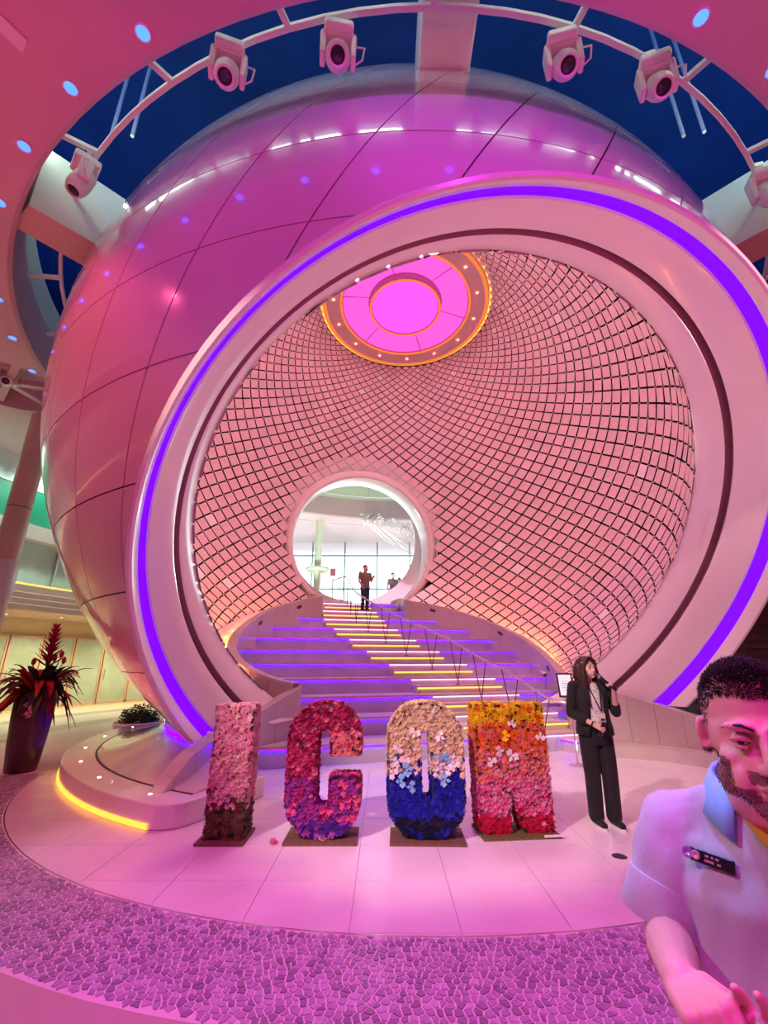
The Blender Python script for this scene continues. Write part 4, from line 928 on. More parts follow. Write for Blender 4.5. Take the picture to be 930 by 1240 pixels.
def pick_c(x, z):
    z += random.gauss(0, .035)
    if z < 0.15: return HYD, mix(('petal_violet', 4), ('petal_purple', 1))
    if z < 0.52: return ROSE, mix(('petal_purple', 5), ('petal_fuchsia', 1), ('petal_magenta', 1)) if x < 0.5 else mix(('petal_purple', 3), ('petal_fuchsia', 3))
    if x > 0.45 and z > 0.66 and z < 0.92: return ROSE, mix(('petal_coral', 4), ('petal_pink', 2), ('petal_rose', 2))
    if z > 1.06: return ROSE, mix(('petal_wine', 3), ('petal_magenta', 3), ('petal_rose', 1))
    return ROSE, mix(('petal_magenta', 6), ('petal_rose', 2), ('petal_wine', 1))
def pick_o(x, z):
    z += random.gauss(0, .03)
    if z < 0.17: return HYD, mix(('petal_ink', 5), ('petal_blue', 1))
    if z < 0.56: return HYD, 'petal_blue'
    if z < 0.70: return ROSE, mix(('petal_white', 4), ('petal_sky', 1), ('petal_cream', 2), ('petal_blue', 1.2))
    return ROSE, mix(('petal_cream', 8), ('petal_white', 1))
def pick_m(x, z):
    z += random.gauss(0, .035)
    if z < 0.17: return HYD, 'petal_crimson'
    if z < 0.30: return ROSE, mix(('petal_fuchsia', 4), ('petal_pink', 3))
    if z < 0.50: return ROSE, mix(('petal_fuchsia', 3), ('petal_pink', 3), ('petal_blush', 1))
    if z < 0.74: return ROSE, mix(('petal_salmon', 4), ('petal_pink', 2), ('petal_coral', 2))
    if z < 0.99: return HYD, mix(('petal_orange', 5), ('petal_coral', 2))
    return HYD, mix(('petal_yellow', 7), ('petal_orange', 1))
LH = 1.17; BZ = 0.024
flower_letter('flower_letter', 'letter I of pink roses over dark moss, leftmost flower letter', (-1.72, 5.16, BZ), 0.0, [(0, 0), (0.37, 0), (0.37, LH), (0, LH)], [], 0.26, pick_i, (0.17, -0.01, 0.46, 0.44), 'board')
# C: stadium with slot, open on the right
co_out = rr(0, 0, 0.72, 1.20, 0.34, 10)
def c_poly():
    out = []
    base = rr(0, 0, 0.72, 1.20, 0.34, 10); inn = rr(0.275, 0.24, 0.435, 0.96, 0.07, 6)
    lo, hi = 0.52, 0.73
    b1 = [p for p in base if p[0] > 0.60]; 
    o_ = [(0.72, lo)]
    # outer from (0.72,hi) counter-clockwise over the top, left, bottom to (0.72,lo)
    i0 = 11                                          # first point of the top-right corner
    o_ = [(0.72, hi)]+base[i0:]+base[:11]+[(0.72, lo), (0.435, lo)]
    i_ = inn[::-1]                                   # clockwise inside
    st = [p for p in i_]
    lower = [(0.435, lo)]+[(0.435, 0.31)]
    seq = []
    # inner boundary: down the right jamb, round the bottom, up the left, round the top, down to hi
    seq += [p for p in inn[:7]][::-1]+[p for p in inn[21:28]][::-1]+[p for p in inn[14:21]][::-1]+[p for p in inn[7:14]][::-1]
    return o_+seq+[(0.435, hi)]
flower_letter('flower_letter', 'letter C of magenta and purple flowers between the I and the O', (-0.965, 5.17, BZ), 0.0, c_poly(), [], 0.26, pick_c, (0.36, -0.01, 0.70, 0.44), 'board')
lo_ = flower_letter('flower_letter', 'letter O, cream flowers above and royal blue below with blue orchids', (0.05, 5.17, BZ), -0.03, rr(0, 0, 0.74, 1.20, 0.33, 10), [rr(0.315, 0.32, 0.425, 0.96, 0.035, 4)[::-1]], 0.26, pick_o, (0.37, -0.01, 0.72, 0.44), 'board')
for (x, z, m, s_) in [(0.18, 0.60, 'petal_sky', .07), (0.13, 0.50, 'petal_sky', .065), (0.23, 0.45, 'petal_sky', .06), (0.16, 0.68, 'petal_white', .06), (0.56, 0.70, 'petal_sky', .075), (0.60, 0.60, 'petal_white', .06), (0.55, 0.51, 'petal_sky', .065), (0.66, 0.63, 'petal_white', .06), (0.27, 0.93, 'petal_white', .06), (0.10, 0.78, 'petal_white', .055), (0.52, 0.90, 'petal_white', .06), (0.05, 0.56, 'petal_white', .06)]:
    p_ = Pile(); p_.put(ORCHID, (x, -0.155, z), (random.gauss(0, .2), -1, random.gauss(0, .2)), s_, m); p_.build('orchid', lo_)
m_out = [(0, 0), (0.285, 0), (0.325, 0.46), (0.45, 0.0), (0.74, 0), (0.74, LH), (0.455, LH), (0.395, 0.84), (0.335, LH), (0, LH)]
lm_ = flower_letter('flower_letter', 'letter M fading from yellow through orange to crimson, rightmost flower letter', (0.95, 5.28, BZ), 0.10, m_out, [], 0.26, pick_m, (0.38, -0.01, 0.78, 0.44), 'board_green')
for (x, z, m, s_) in [(0.30, 0.88, 'petal_yellow', .06), (0.22, 0.74, 'petal_white', .06), (0.36, 0.70, 'petal_white', .075), (0.14, 0.64, 'petal_white', .06), (0.68, 0.86, 'petal_white', .055), (0.38, 0.99, 'petal_white', .05)]:
    p_ = Pile(); p_.put(ORCHID, (x, -0.155, z), (random.gauss(0, .2), -1, random.gauss(0, .2)), s_, m); p_.build('orchid', lm_)
b = MB(); b.box((0.69, -0.236, 0.004), (0.20, 0.02, 0.016)); b.build('price_card', 'white_paint', lm_, False).name = 'white_card'
# fallen petals and floor outlet
for (px, py, m, lab) in ((331, 1022, 'petal_rose', 'small dark pink fallen blossom on the floor between I and C'), (390, 1017, 'petal_blush', 'pale pink fallen blossom lying on the base of the letter C')):
    P = fl(px, py, 0.026 if px == 390 else 0.0); p_ = Pile(); p_.put(ROSE, (0, 0, 0.02), (0.2, -0.4, 1), 0.045, m); o = p_.build('fallen_blossom', None); o.location = P; tag(o, lab, 'flower')
P = fl(750, 1037); b = MB(); b.lathe([(0, 0.065), (0.004, 0.06), (0.004, 0.045), (0.002, 0.04), (0.003, 0.0)], n=24); o = b.build('floor_outlet', 'steel_dark'); o.location = P; tag(o, 'small round dark floor outlet in front of the woman', 'outlet')

# ------------------------------------------------------------------ tall vase of tropical flowers
fcol('leaf_red', (0.30, 0.012, 0.02)); fcol('leaf_orange', (0.42, 0.07, 0.012)); fcol('leaf_green', (0.04, 0.07, 0.02)); fcol('leaf_black', (0.02, 0.018, 0.014))
mat('vase', (0.055, 0.012, 0.022), 0.35, var=0.2, scale=5, coat=0.3)
def strap(path, w, thick=0.004, fold=0.25):
    """a leaf blade along a path, V-folded, tapering"""
    P = [np.array(p, float) for p in path]; n = len(P); b = MB(); v = []; f = []
    for i in range(n):
        t = unit(P[min(i+1, n-1)]-P[max(i-1, 0)]); s = np.cross(t, [0, 0, 1]); s = unit(s) if np.linalg.norm(s) > 1e-3 else np.array([1., 0, 0]); u_ = np.cross(s, t)
        k = w*math.sin(PI*min(1.0, 0.12+0.88*i/(n-1)))**0.8+0.002
        v += [P[i]-s*k+u_*k*fold, P[i], P[i]+s*k+u_*k*fold, P[i]-u_*thick]
    for i in range(n-1):
        a, c = i*4, (i+1)*4; f += [(a, a+1, c+1, c), (a+1, a+2, c+2, c+1), (a+2, a+3, c+3, c+2), (a+3, a, c, c+3)]
    b.add(v, f); return b
V0 = fl(24, 934)
vase = thing('flower_vase', 'tall dark vase of red bromeliad and tropical leaves at the left edge', 'vase', tuple(V0))
b = MB(); b.lathe([(0, 0), (0, 0.20), (0.02, 0.215), (0.4, 0.255), (0.8, 0.285), (1.05, 0.285), (1.14, 0.265), (1.16, 0.25), (1.15, 0.23), (1.05, 0.22), (1.05, 0)], n=32); autosmooth(b.build('pot', 'vase', vase), 40)
def arcpath(az, reach, rise, droop, z0=1.1, r0=0.05, n=9):
    d = np.array([math.cos(az), math.sin(az), 0]); return [d*(r0+reach*t)+np.array([0, 0, z0+rise*math.sin(t*PI*0.5)-droop*t*t]) for t in np.linspace(0, 1, n)]
random.seed(11)
for q in range(88):
    az = random.uniform(0, 2*PI); left = math.cos(az) < 0.1
    m = mix(('leaf_orange', 4), ('leaf_red', 3), ('leaf_black', 1), ('leaf_green', 1)) if left else mix(('leaf_black', 5), ('leaf_green', 2), ('leaf_red', 2), ('leaf_orange', 1))
    autosmooth(strap(arcpath(az, random.uniform(.35, .68), random.uniform(.05, .62), random.uniform(0, .6)), random.uniform(.04, .085)).build('leaf', m, vase), 60)
for q in range(9):   # palm fronds drooping to the right
    az = random.uniform(-0.9, 0.5); 
    autosmooth(strap(arcpath(az, random.uniform(.45, .68), random.uniform(.3, .5), random.uniform(.5, .9), 1.15), 0.032).build('palm_frond', 'leaf_black', vase), 60)
b = MB(); b.tube([(0, 0, 1.1), (0.06, 0.0, 1.6), (0.07, 0, 2.05)], 0.018, 6); sp_ = b.build('flower_spike', 'leaf_red', vase)
for j in range(9):
    for k in range(6):
        z = 1.55+j*0.07; az = k*PI/3+j*.5; L = 0.23*(1-j/11); c = np.array([0.06+0.01*j/9, 0, z]); d = np.array([math.cos(az), math.sin(az), 0])
        autosmooth(strap([c+d*L*t+np.array([0, 0, 0.10*t+0.05*t*t]) for t in np.linspace(0, 1, 5)], 0.026).build('bract', 'leaf_red', sp_), 60)
for q, (x, z) in enumerate(((0.30, 1.72), (0.20, 1.66), (0.36, 1.62), (-0.14, 1.6))):
    b = MB(); b.tube([(0.05, 0, 1.12), (x*.7, -.05, 1.4), (x, -.06, z)], 0.008, 5); b.ell((x, -.06, z+.03), (0.035, 0.035, 0.06), 8, 6); b.build('red_bud', 'leaf_red', vase)
for q in range(9):
    p_ = Pile(); p_.put(ORCHID, (0.10+random.uniform(-.07, .09), -0.27+random.uniform(-.02, .02), 1.10-0.035*q+random.uniform(-.02, .02)), (random.gauss(0, .3), -1, .2), 0.055, 'petal_blush'); p_.build('orchid', vase)
# low planter behind the plinth
P = fl(166, 887)
pl_ = thing('low_planter', 'low round planter with a dark shrub behind the left plinth', 'planter', tuple(P))
b = MB(); b.lathe([(0, 0), (0, 0.42), (0.05, 0.50), (0.22, 0.55), (0.25, 0.53), (0.22, 0.48), (0.2, 0)], n=32); autosmooth(b.build('bowl', 'cream', pl_), 40)
p_ = Pile()
for q in range(420):
    a = random.uniform(0, 6.28); e = math.asin(random.uniform(0, 1)); r = random.uniform(.25, 0.48); d = np.array([math.cos(a)*math.cos(e), math.sin(a)*math.cos(e), math.sin(e)])
    p_.put(merge(petal_ring(3, 0.05, 1, 0, .2, .22)), d*np.array([r, r, r*.9])+[0, 0, .2], d+rng.normal(0, .3, 3), .085, mix(('leaf_dark', 3), ('leaf_green', 1)))
stuff(p_.build('shrub_foliage', pl_))
# framed notice on a stand behind the woman
P = fl(700, 927)
o = thing('notice_stand', 'slim floor stand with black framed white notice behind the woman', 'sign stand', tuple(P), -0.1)
b = MB(); b.lathe([(0, 0), (0, 0.15), (0.012, 0.15), (0.03, 0.04), (0.03, 0)], n=28); autosmooth(b.build('base', 'steel', o))
b = MB(); b.tube([(0, 0, 0.02), (0, 0, 1.05)], 0.016, 10); b.build('pole', 'steel', o)
MT = Matrix.Rotation(rad(-12), 3, 'X')
def tb_(c, d): return np.array(MT) @ np.array(c)+np.array([-0.05, 0, 1.24])
b = MB(); b.box(tb_((0, 0, 0), 0), (0.26, 0.03, 0.40), M=np.array(MT)); b.build('sign_frame', 'black_plastic', o)
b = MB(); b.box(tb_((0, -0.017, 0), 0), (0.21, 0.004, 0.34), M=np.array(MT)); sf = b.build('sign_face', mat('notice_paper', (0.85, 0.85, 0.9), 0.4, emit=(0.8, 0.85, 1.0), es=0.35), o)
b = MB()
for k, w in enumerate((0.10, 0.13, 0.12, 0.13, 0.09)): b.box(tb_((0, -0.020, 0.06-0.035*k), 0), (w, 0.002, 0.007), M=np.array(MT))
b.build('printed_lines', 'steel_dark', sf)

# ------------------------------------------------------------------ things in the hall behind the doorway
P = aty(384, 700, 20.5)
o = thing('hall_column', 'slim pale column left inside the round doorway', 'column', (P[0], P[1], LZ))
b = MB(); b.lathe([(0, 0.17), (6.0, 0.17)], n=20); autosmooth(b.build('shaft', 'lime_white', o))
b = MB(); b.lathe([(2.05, 0.17), (2.05, 0.55), (2.12, 0.58), (2.2, 0.55), (2.2, 0.17)], n=20); autosmooth(b.build('collar', 'lime_white', o))
P = aty(379, 716, 19.2)
o = thing('hall_plant', 'bright green potted plant at the foot of the hall column', 'plant', (P[0], P[1], LZ))
b = MB(); b.lathe([(0, 0), (0, 0.2), (0.5, 0.28), (0.5, 0.22), (0.45, 0)], n=20); autosmooth(b.build('pot', 'white_paint', o), 40)
for q in range(16):
    autosmooth(strap(arcpath(q*0.393+random.uniform(-.2, .2), random.uniform(.3, .6), random.uniform(.3, .9), .3, 0.45), 0.07).build('leaf', fcol('leaf_bright', (0.30, 0.55, 0.16)) if q == 0 else 'leaf_bright', o), 60)
sc_ = thing('wire_sculpture', 'hanging cloud of small wire squares inside the round doorway', 'sculpture', tuple(aty(478, 632, 20.0)))
b = MB(); S0 = aty(478, 632, 20.0)
for q in range(170):
    u_ = random.random(); c = aty(440+70*u_+random.gauss(0, 3), 626+26*u_*u_+random.uniform(-4, 7), 20.0+random.uniform(-.6, .6))-S0
    s_ = random.uniform(.05, .11); M_ = frame(rng.normal(0, 1, 3), random.uniform(0, 6)); pts = [c+M_ @ np.array(p)*s_ for p in ((-1, -1, 0), (1, -1, 0), (1, 1, 0), (-1, 1, 0))]
    b.tube(pts, 0.008, 4, closed=True)
stuff(b.build('wire_squares', 'steel', sc_))
for (x0, y0, x1, y1) in ((445, 634, 490, 668), (450, 634, 500, 672), (462, 640, 508, 664), (470, 646, 512, 678)):
    b = MB(); b.tube([aty(x0, y0, 20)-S0, (aty(x0, y0, 20)+aty(x1, y1, 20.4))/2-S0-np.array([0, 0, .15]), aty(x1, y1, 20.4)-S0], 0.008, 4); b.build('stay_wire', 'steel', sc_)
for x in (446, 470, 495): P0 = aty(x, 632, 20)-S0; b = MB(); b.tube([P0, np.array([P0[0], P0[1], 10.05-S0[2]])], 0.006, 4); b.build('hanging_wire', 'steel', sc_)
P = sw(16.1, 2.7, LZ)
o = thing('hall_notice', 'small grey notice panel on a post at the top of the stairs', 'sign stand', tuple(P))
b = MB(); b.tube([(0, 0, 0), (0, 0, 1.0)], 0.02, 8); b.build('post', 'steel', o)
b = MB(); b.box((0, 0, 1.2), (0.20, 0.03, 0.28)); b.build('panel', 'steel', o)
b = MB(); b.box((0, 0, 0.0), (1.3, 0.5, 0.36)); o = b.build('low_bench', 'parapet'); o.location = aty(494, 731, 17.9); o.location.z = LZ+0.18; o.rotation_euler = (0, 0, 0.27); bevel(o, 0.03); tag(o, 'low solid bench right of the man at the top of the stairs', 'bench')
# ------------------------------------------------------------------ people
mat('skin', (0.72, 0.42, 0.32), 0.42, var=0.06, scale=14, spec=0.4); mat('skin_pale', (0.80, 0.54, 0.44), 0.45, var=0.05, scale=14, spec=0.4); mat('skin_stubble', (0.26, 0.14, 0.105), 0.55, var=0.2, scale=60)
mat('hair_dark', (0.018, 0.010, 0.007), 0.45, var=0.2, scale=40); mat('hair_brown', (0.045, 0.016, 0.010), 0.4, var=0.3, scale=30); mat('hair_grey', (0.11, 0.085, 0.075), 0.5)
mat('polo_grey', (0.50, 0.56, 0.55), 0.7, var=0.06, scale=160, bump=0.08, bscale=400, sheen=0.3); mat('collar_blue', (0.25, 0.60, 0.92), 0.6, var=0.05, scale=60, bump=0.05)  # collar_blue also holds the blue light falling on the collar
mat('cloth_black', (0.008, 0.008, 0.010), 0.8, sheen=0.1); mat('cloth_navy', (0.02, 0.025, 0.05), 0.8); mat('undershirt', (0.85, 0.42, 0.05), 0.8)
mat('white_rubber', (0.8, 0.8, 0.8), 0.5); mat('lip', (0.45, 0.14, 0.13), 0.4); mat('lip_red', (0.5, 0.05, 0.06), 0.4); mat('eye_white', (0.75, 0.72, 0.70), 0.15); mat('iris', (0.03, 0.015, 0.01), 0.1); mat('button', (0.62, 0.48, 0.50), 0.35)
# patterned blouse
m = mat('blouse', (0.8, 0.8, 0.82), 0.7); nt = m.node_tree; bs = nt.nodes['Principled BSDF']; tc = nt.nodes.new('ShaderNodeTexCoord'); vo = nt.nodes.new('ShaderNodeTexVoronoi'); vo.inputs['Scale'].default_value = 45; cr = nt.nodes.new('ShaderNodeValToRGB')
nt.links.new(tc.outputs['Object'], vo.inputs['Vector']); nt.links.new(vo.outputs['Distance'], cr.inputs[0]); nt.links.new(cr.outputs[0], bs.inputs['Base Color'])
cr.color_ramp.elements[0].position = 0.22; cr.color_ramp.elements[0].color = (0.16, 0.15, 0.19, 1); cr.color_ramp.elements[1].position = 0.34; cr.color_ramp.elements[1].color = (0.86, 0.85, 0.86, 1)

def RZ(a): c, s = math.cos(a), math.sin(a); return np.array([[c, -s, 0], [s, c, 0], [0, 0, 1.]])
def RX(a): c, s = math.cos(a), math.sin(a); return np.array([[1., 0, 0], [0, c, -s], [0, s, c]])
def RY(a): c, s = math.cos(a), math.sin(a); return np.array([[c, 0, s], [0, 1., 0], [-s, 0, c]])
class Fig(MB):
    def chain(s, pts, rs, n=12):
        pts = [np.array(p, float) for p in pts]
        for i in range(len(pts)-1): s.tube([pts[i], pts[i+1]], [rs[i], rs[i+1]], n)
        for p, r in zip(pts, rs): s.ell(p, (r, r, r), n, 8)
        return s
    def loft(s, rings, n=20, M=None, o=(0, 0, 0)):
        """rings: (x, y, z, rx, ry)"""
        v = []
        for (x, y, z, rx, ry) in rings:
            for k in range(n):
                a = 2*PI*k/n; p = np.array([x+rx*math.cos(a), y+ry*math.sin(a), z])
                if M is not None: p = M @ p
                v.append(p+np.array(o))
        f = [(i*n+k, i*n+(k+1) % n, (i+1)*n+(k+1) % n, (i+1)*n+k) for i in range(len(rings)-1) for k in range(n)]
        f += [tuple(range(n-1, -1, -1)), tuple((len(rings)-1)*n+k for k in range(n))]
        return s.add(v, f)
    def solid(s, name, vox, m, parent, smooth=4, disp=None, fac=0.5):
        me = s.mesh(name); o = bpy.data.objects.new('tmp', me); COL.objects.link(o)
        md = o.modifiers.new('r', 'REMESH'); md.mode = 'VOXEL'; md.voxel_size = vox
        if smooth: sm = o.modifiers.new('s', 'SMOOTH'); sm.iterations = smooth; sm.factor = fac
        dg = bpy.context.evaluated_depsgraph_get(); m2 = bpy.data.meshes.new_from_object(o.evaluated_get(dg)); bpy.data.objects.remove(o)
        m2.materials.clear()
        if disp is not None:
            n = len(m2.vertices); co_ = np.empty(n*3); m2.vertices.foreach_get('co', co_); nn = np.empty(n*3); m2.vertices.foreach_get('normal', nn)
            co_ = disp(co_.reshape(-1, 3), nn.reshape(-1, 3)); m2.vertices.foreach_set('co', co_.ravel()); m2.update()
        return link(name, m2, m, parent, True)
def hand(B, wrist, f, n, side, curl=(0.35, 0.5, 0.4), k=1.0, spread=0.10, thumb=(0.75, 0.55, 0.25), curls=None):
    """f: towards the fingertips, n: the way the palm faces, side: +1/-1 picks the thumb side"""
    f = unit(f); n = unit(np.array(n)-f*(np.array(n)@f)); lat = np.cross(f, n)*side; w = np.array(wrist, float)
    tips = []
    B.ell(w+f*.045*k, (0.001, 0.001, 0.001))
    for i in range(4):
        off = (0.030-0.0195*i)*k; kn = w+f*(0.092-0.006*abs(i-1.2))*k+lat*off
        B.chain([w+lat*off*.55+f*.008*k, kn], [0.0165*k, 0.0125*k]); B.chain([w+lat*off*.6+f*.02*k+n*.006*k, kn-f*.01*k+n*.004*k], [0.014*k, 0.011*k])
        L = (0.074, 0.082, 0.076, 0.060)[i]*k; c = curls[i] if curls else curl; a = c[0]; d0 = unit(f+lat*spread*(1.4-i)); p = kn; pts = [p]
        for sgm, ba in zip((.46, .30, .24), (0, c[1], c[2])):
            a += ba; p = p+(d0*math.cos(a)+n*math.sin(a))*L*sgm; pts.append(p)
        B.chain(pts, [0.0105*k, 0.0092*k, 0.0083*k, 0.0070*k], 10); tips.append(pts[-1])
    t0 = w+f*.022*k+lat*.026*k; td = unit(lat*thumb[0]+f*thumb[1]+n*thumb[2]); p1 = t0+td*.042*k; td2 = unit(td*.75+f*.5+n*.2); p2 = p1+td2*.034*k; p3 = p2+unit(td2+n*.15)*.026*k
    B.chain([t0, p1, p2, p3], [0.016*k, 0.0125*k, 0.0105*k, 0.0085*k], 10)
    return tips
def head(B, c, M, fem=False, k=1.0):
    """c: between the eyes at the centre of the head, M: 3x3 turning head space (facing -y) into the world"""
    def E(p, r, R=None): B.ell(np.array(c)+M @ (np.array(p)*k), np.array(r)*k, 20, 14, M=(M if R is None else M @ R))
    def Cn(pts, rs): B.chain([np.array(c)+M @ (np.array(p)*k) for p in pts], [r*k for r in rs], 12)
    E((0, 0.018, 0.040), (0.074, 0.094, 0.086)); E((0, -0.004, 0.0), (0.071, 0.085, 0.08)); E((0, -0.030, -0.045), (0.058 if fem else 0.062, 0.066, 0.072))
    E((0, -0.072, -0.098), (0.024, 0.020, 0.018) if fem else (0.032, 0.022, 0.022))
    for s in (-1, 1):
        E((s*.042, -0.055, -0.030), (0.023, 0.024, 0.020)); E((s*.050, -0.012, -0.072), (0.016, 0.03, 0.026) if fem else (0.020, 0.034, 0.030)); E((s*.030, -0.086, 0.026), (0.026, 0.012, 0.009))
        E((s*.034, -0.070, -0.060), (0.022, 0.022, 0.03))
        E((s*.080, 0.016, -0.006), (0.007, 0.020, 0.032), RZ(s*.35) @ RX(0.15)); E((s*.0765, 0.006, -0.028), (0.009, 0.010, 0.012))
        E((s*.0115, -0.104, -0.037), (0.0095, 0.011, 0.009))
    Cn([(0, -0.092, 0.016), (0, -0.106, -0.012), (0, -0.116, -0.032)], [0.009, 0.0105, 0.012])
    E((0, -0.094, -0.066), (0.024, 0.011, 0.0065)); E((0, -0.092, -0.077), (0.021, 0.011, 0.0075)); E((0, -0.084, -0.055), (0.026, 0.016, 0.016))
def face_disp(c, M, k=1.0):
    c = np.array(c)
    def f(co_, nn):
        L = (co_-c) @ M / k
        for s in (-1, 1):
            d2 = ((L[:, 0]-s*.036)/.025)**2+((L[:, 1]+.080)/.035)**2+((L[:, 2]-.003)/.013)**2
            co_ = co_+np.outer(np.exp(-d2)*0.0115*k, M @ np.array([0, 1., 0]))
        d2 = (L[:, 0]/.024)**2+((L[:, 1]+.10)/.02)**2+((L[:, 2]+.0715)/.0028)**2
        co_ = co_+np.outer(np.exp(-d2)*0.0045*k, M @ np.array([0, 1., 0]))
        return co_
    return f
def eyes(parent, c, M, k=1.0, O=np.zeros(3)):
    for s in (-1, 1):
        b = MB(); p = np.array(c)+M @ (np.array((s*.032, -0.0755, .003))*k); b.ell(p-O, (.0125*k,)*3, 16, 10); e = b.build('eye', 'eye_white', parent, True)
        b = MB(); b.ell(p+M @ np.array((0, -.0098*k, 0))-O, np.array((.0060, .0032, .0060))*k, 12, 8, M=M); b.build('iris', 'iris', e, True)
        b = MB(); q = lambda x, y, z: np.array(c)+M @ (np.array((s*x, y, z))*k)-O
        b.tube([q(.016, -.0835, .004), q(.026, -.0895, .0085), (q(.036, -.0890, .0090)), q(.047, -.0800, .004)], [.002*k, .0050*k, .0050*k, .002*k], 8); b.tube([q(.017, -.0830, .0), q(.027, -.0865, -.0065), q(.037, -.0855, -.0065), q(.046, -.0790, .001)], [.0015*k, .0034*k, .0034*k, .0015*k], 8); b.build('eyelid', MATS['skin'], parent, True)
def strands(name, obj_me, mask, m, parent, n, length, dirf, w=0.0012, seed=3):
    r = random.Random(seed); V = [(v.co.copy(), v.normal.copy()) for v in obj_me.vertices]; V = [(c_, n_) for c_, n_ in V if mask(c_, n_)]
    b = MB()
    if not V: return None
    vs = []; fs = []
    for q in range(n):
        c_, n_ = r.choice(V); c_ = np.array(c_)+np.array([r.gauss(0, .0018) for _ in range(3)]); n_ = np.array(n_); d = unit(dirf(c_, n_)+np.array([r.gauss(0, .07) for _ in range(3)])); L = length(c_)*r.uniform(.7, 1.15)
        u_ = unit(np.cross(d, [0.3, 0.2, 0.9])); v_ = np.cross(d, u_); b0 = len(vs); p0 = c_-n_*.002
        for a in (0, 2.094, 4.189): vs.append(p0+(u_*math.cos(a)+v_*math.sin(a))*w)
        mid = p0+d*L*.55
        for a in (0, 2.094, 4.189): vs.append(mid+(u_*math.cos(a)+v_*math.sin(a))*w*.8)
        vs.append(p0+d*L+n_*L*(-.12))
        fs += [(b0, b0+1, b0+4, b0+3), (b0+1, b0+2, b0+5, b0+4), (b0+2, b0, b0+3, b0+5), (b0+3, b0+4, b0+6), (b0+4, b0+5, b0+6), (b0+5, b0+3, b0+6)]
    return stuff(link(name, me_from(vs, fs, name), m, parent, True))

# ------------------------------------------------ the man close to the camera
HCN = np.array([0.680, 0.905, 1.522]); HM = RZ(rad(-30)) @ RX(rad(4))
TO = np.array([0.790, 1.08, 0.0]); TM = RZ(rad(-36))
man = thing('person', 'man in grey polo shirt with blue collar, close up at the right edge', 'person', (TO[0], TO[1], 0))
def tw(x, y, z): return TM @ np.array([x, y, 0.0])+TO+np.array([0, 0, z])
SHR = tw(-0.165, 0.01, 1.295); ELR = np.array([0.605, 1.19, 1.095]); WRR = np.array([0.472, 0.905, 1.165])
SHL = tw(0.165, 0.01, 1.295); ELL_ = tw(0.26, -0.02, 1.06); WRL = np.array([0.535, 0.835, 1.060])
B = Fig(); head(B, HCN, HM)
nb = tw(0, 0.0, 1.36); ncx = HCN+HM @ np.array([0, .022, -.07])
B.chain([ncx, (ncx+nb)/2+np.array([0, 0, .0]), nb], [0.058, 0.058, 0.064])
tors = [(0, 0.0, 0.80, .155, .105), (0, 0, 0.95, .15, .10), (0, 0, 1.08, .155, .105), (0, -.005, 1.20, .165, .110), (0, 0, 1.30, .145, .090), (0, 0.01, 1.365, .078, .058), (0, 0.0, 1.40, .055, .05)]
B.loft(tors, 24, TM, TO)
B.chain([SHR, (SHR+ELR)/2, ELR], [.058, .052, .043]); B.chain([ELR, ELR*.6+WRR*.4, WRR], [.043, .043, .029]); B.chain([SHL, (SHL+ELL_)/2, ELL_], [.058, .052, .043]); B.chain([ELL_, ELL_*.6+WRL*.4, WRL], [.043, .042, .029])
for s in (-1, 1): B.chain([tw(s*.09, 0, .84), tw(s*.10, 0, .46), tw(s*.105, .02, .09)], [.085, .058, .042]); B.chain([tw(s*.105, .03, .05), tw(s*.11, -.14, .035)], [.04, .032])
fR = unit(np.array([-0.02, -0.14, 0.02])); hand(B, WRR, fR, (0.35, 0.0, -1.0), 1, curl=(1.15, 1.35, 0.9), spread=.02, thumb=(0.45, 0.8, 0.35))
fL = unit(np.array([-0.02, -0.12, 1.0])); hand(B, WRL, fL, (-0.8, -0.5, -0.1), 1, curl=(0.22, 0.35, 0.25), spread=.14)
B.v = [np.array(p)-np.array([TO[0], TO[1], 0]) for p in B.v]
OM = np.array([TO[0], TO[1], 0.0]); hc = HCN-OM
mb = B.solid('body', 0.0034, 'skin', man, 9, face_disp(hc, HM))
mb.data.materials.append(MATS['skin_stubble'])
HMi = HM.T
def hl(c_): return HMi @ (np.array(c_)-hc)
def beard(c_, n_=None):
    p = hl(c_)
    if p[2] > -0.02 or p[2] < -0.135 or p[1] > 0.03: return False
    jaw = p[2] < -0.062-0.40*max(0, 0.06-abs(p[0]))*(-1 if abs(p[0]) < .02 else 0.2) and p[1] < -0.0
    side = abs(p[0]) > 0.052 and p[1] < 0.012 and p[2] < -0.028
    stache = p[1] < -0.085 and -0.062 < p[2] < -0.042 and abs(p[0]) < 0.032
    goat = p[1] < -0.06 and p[2] < -0.080
    lips = abs(p[0]) < 0.024 and -0.085 < p[2] < -0.060 and p[1] < -0.085
    return (jaw and p[2] < -0.07 or side or stache or goat) and not lips
def scalp(c_, n_=None):
    p = hl(c_)
    line = 0.072 if p[1] < -0.04 else (0.072-(p[1]+.04)*1.5 if p[1] < 0.0 else (0.012-(p[1])*1.2 if p[1] > 0.02 else 0.012))
    if abs(p[0]) > 0.074 and p[1] < 0.03 and p[2] < 0.03: return False
    return p[2] > max(line, -0.06) and np.linalg.norm(p-np.array([0, .018, .04])) < 0.13
idx = [1 if (beard(p.center)) else 0 for p in mb.data.polygons]
mb.data.polygons.foreach_set('material_index', idx)
strands('beard', mb.data, beard, 'hair_dark', man, 3600, lambda c_: 0.0045, lambda c_, n_: n_*.6+np.array([0, 0, -.8]), .00045)
def hdir(c_, n_):
    p = hl(c_); t = max(0.0, min(1.0, (p[2]-0.06)/0.06)); return n_*(0.45+.25*t)+HM @ np.array([0.30*t, -0.75*t, 0.45*t-.55*(1-t)])
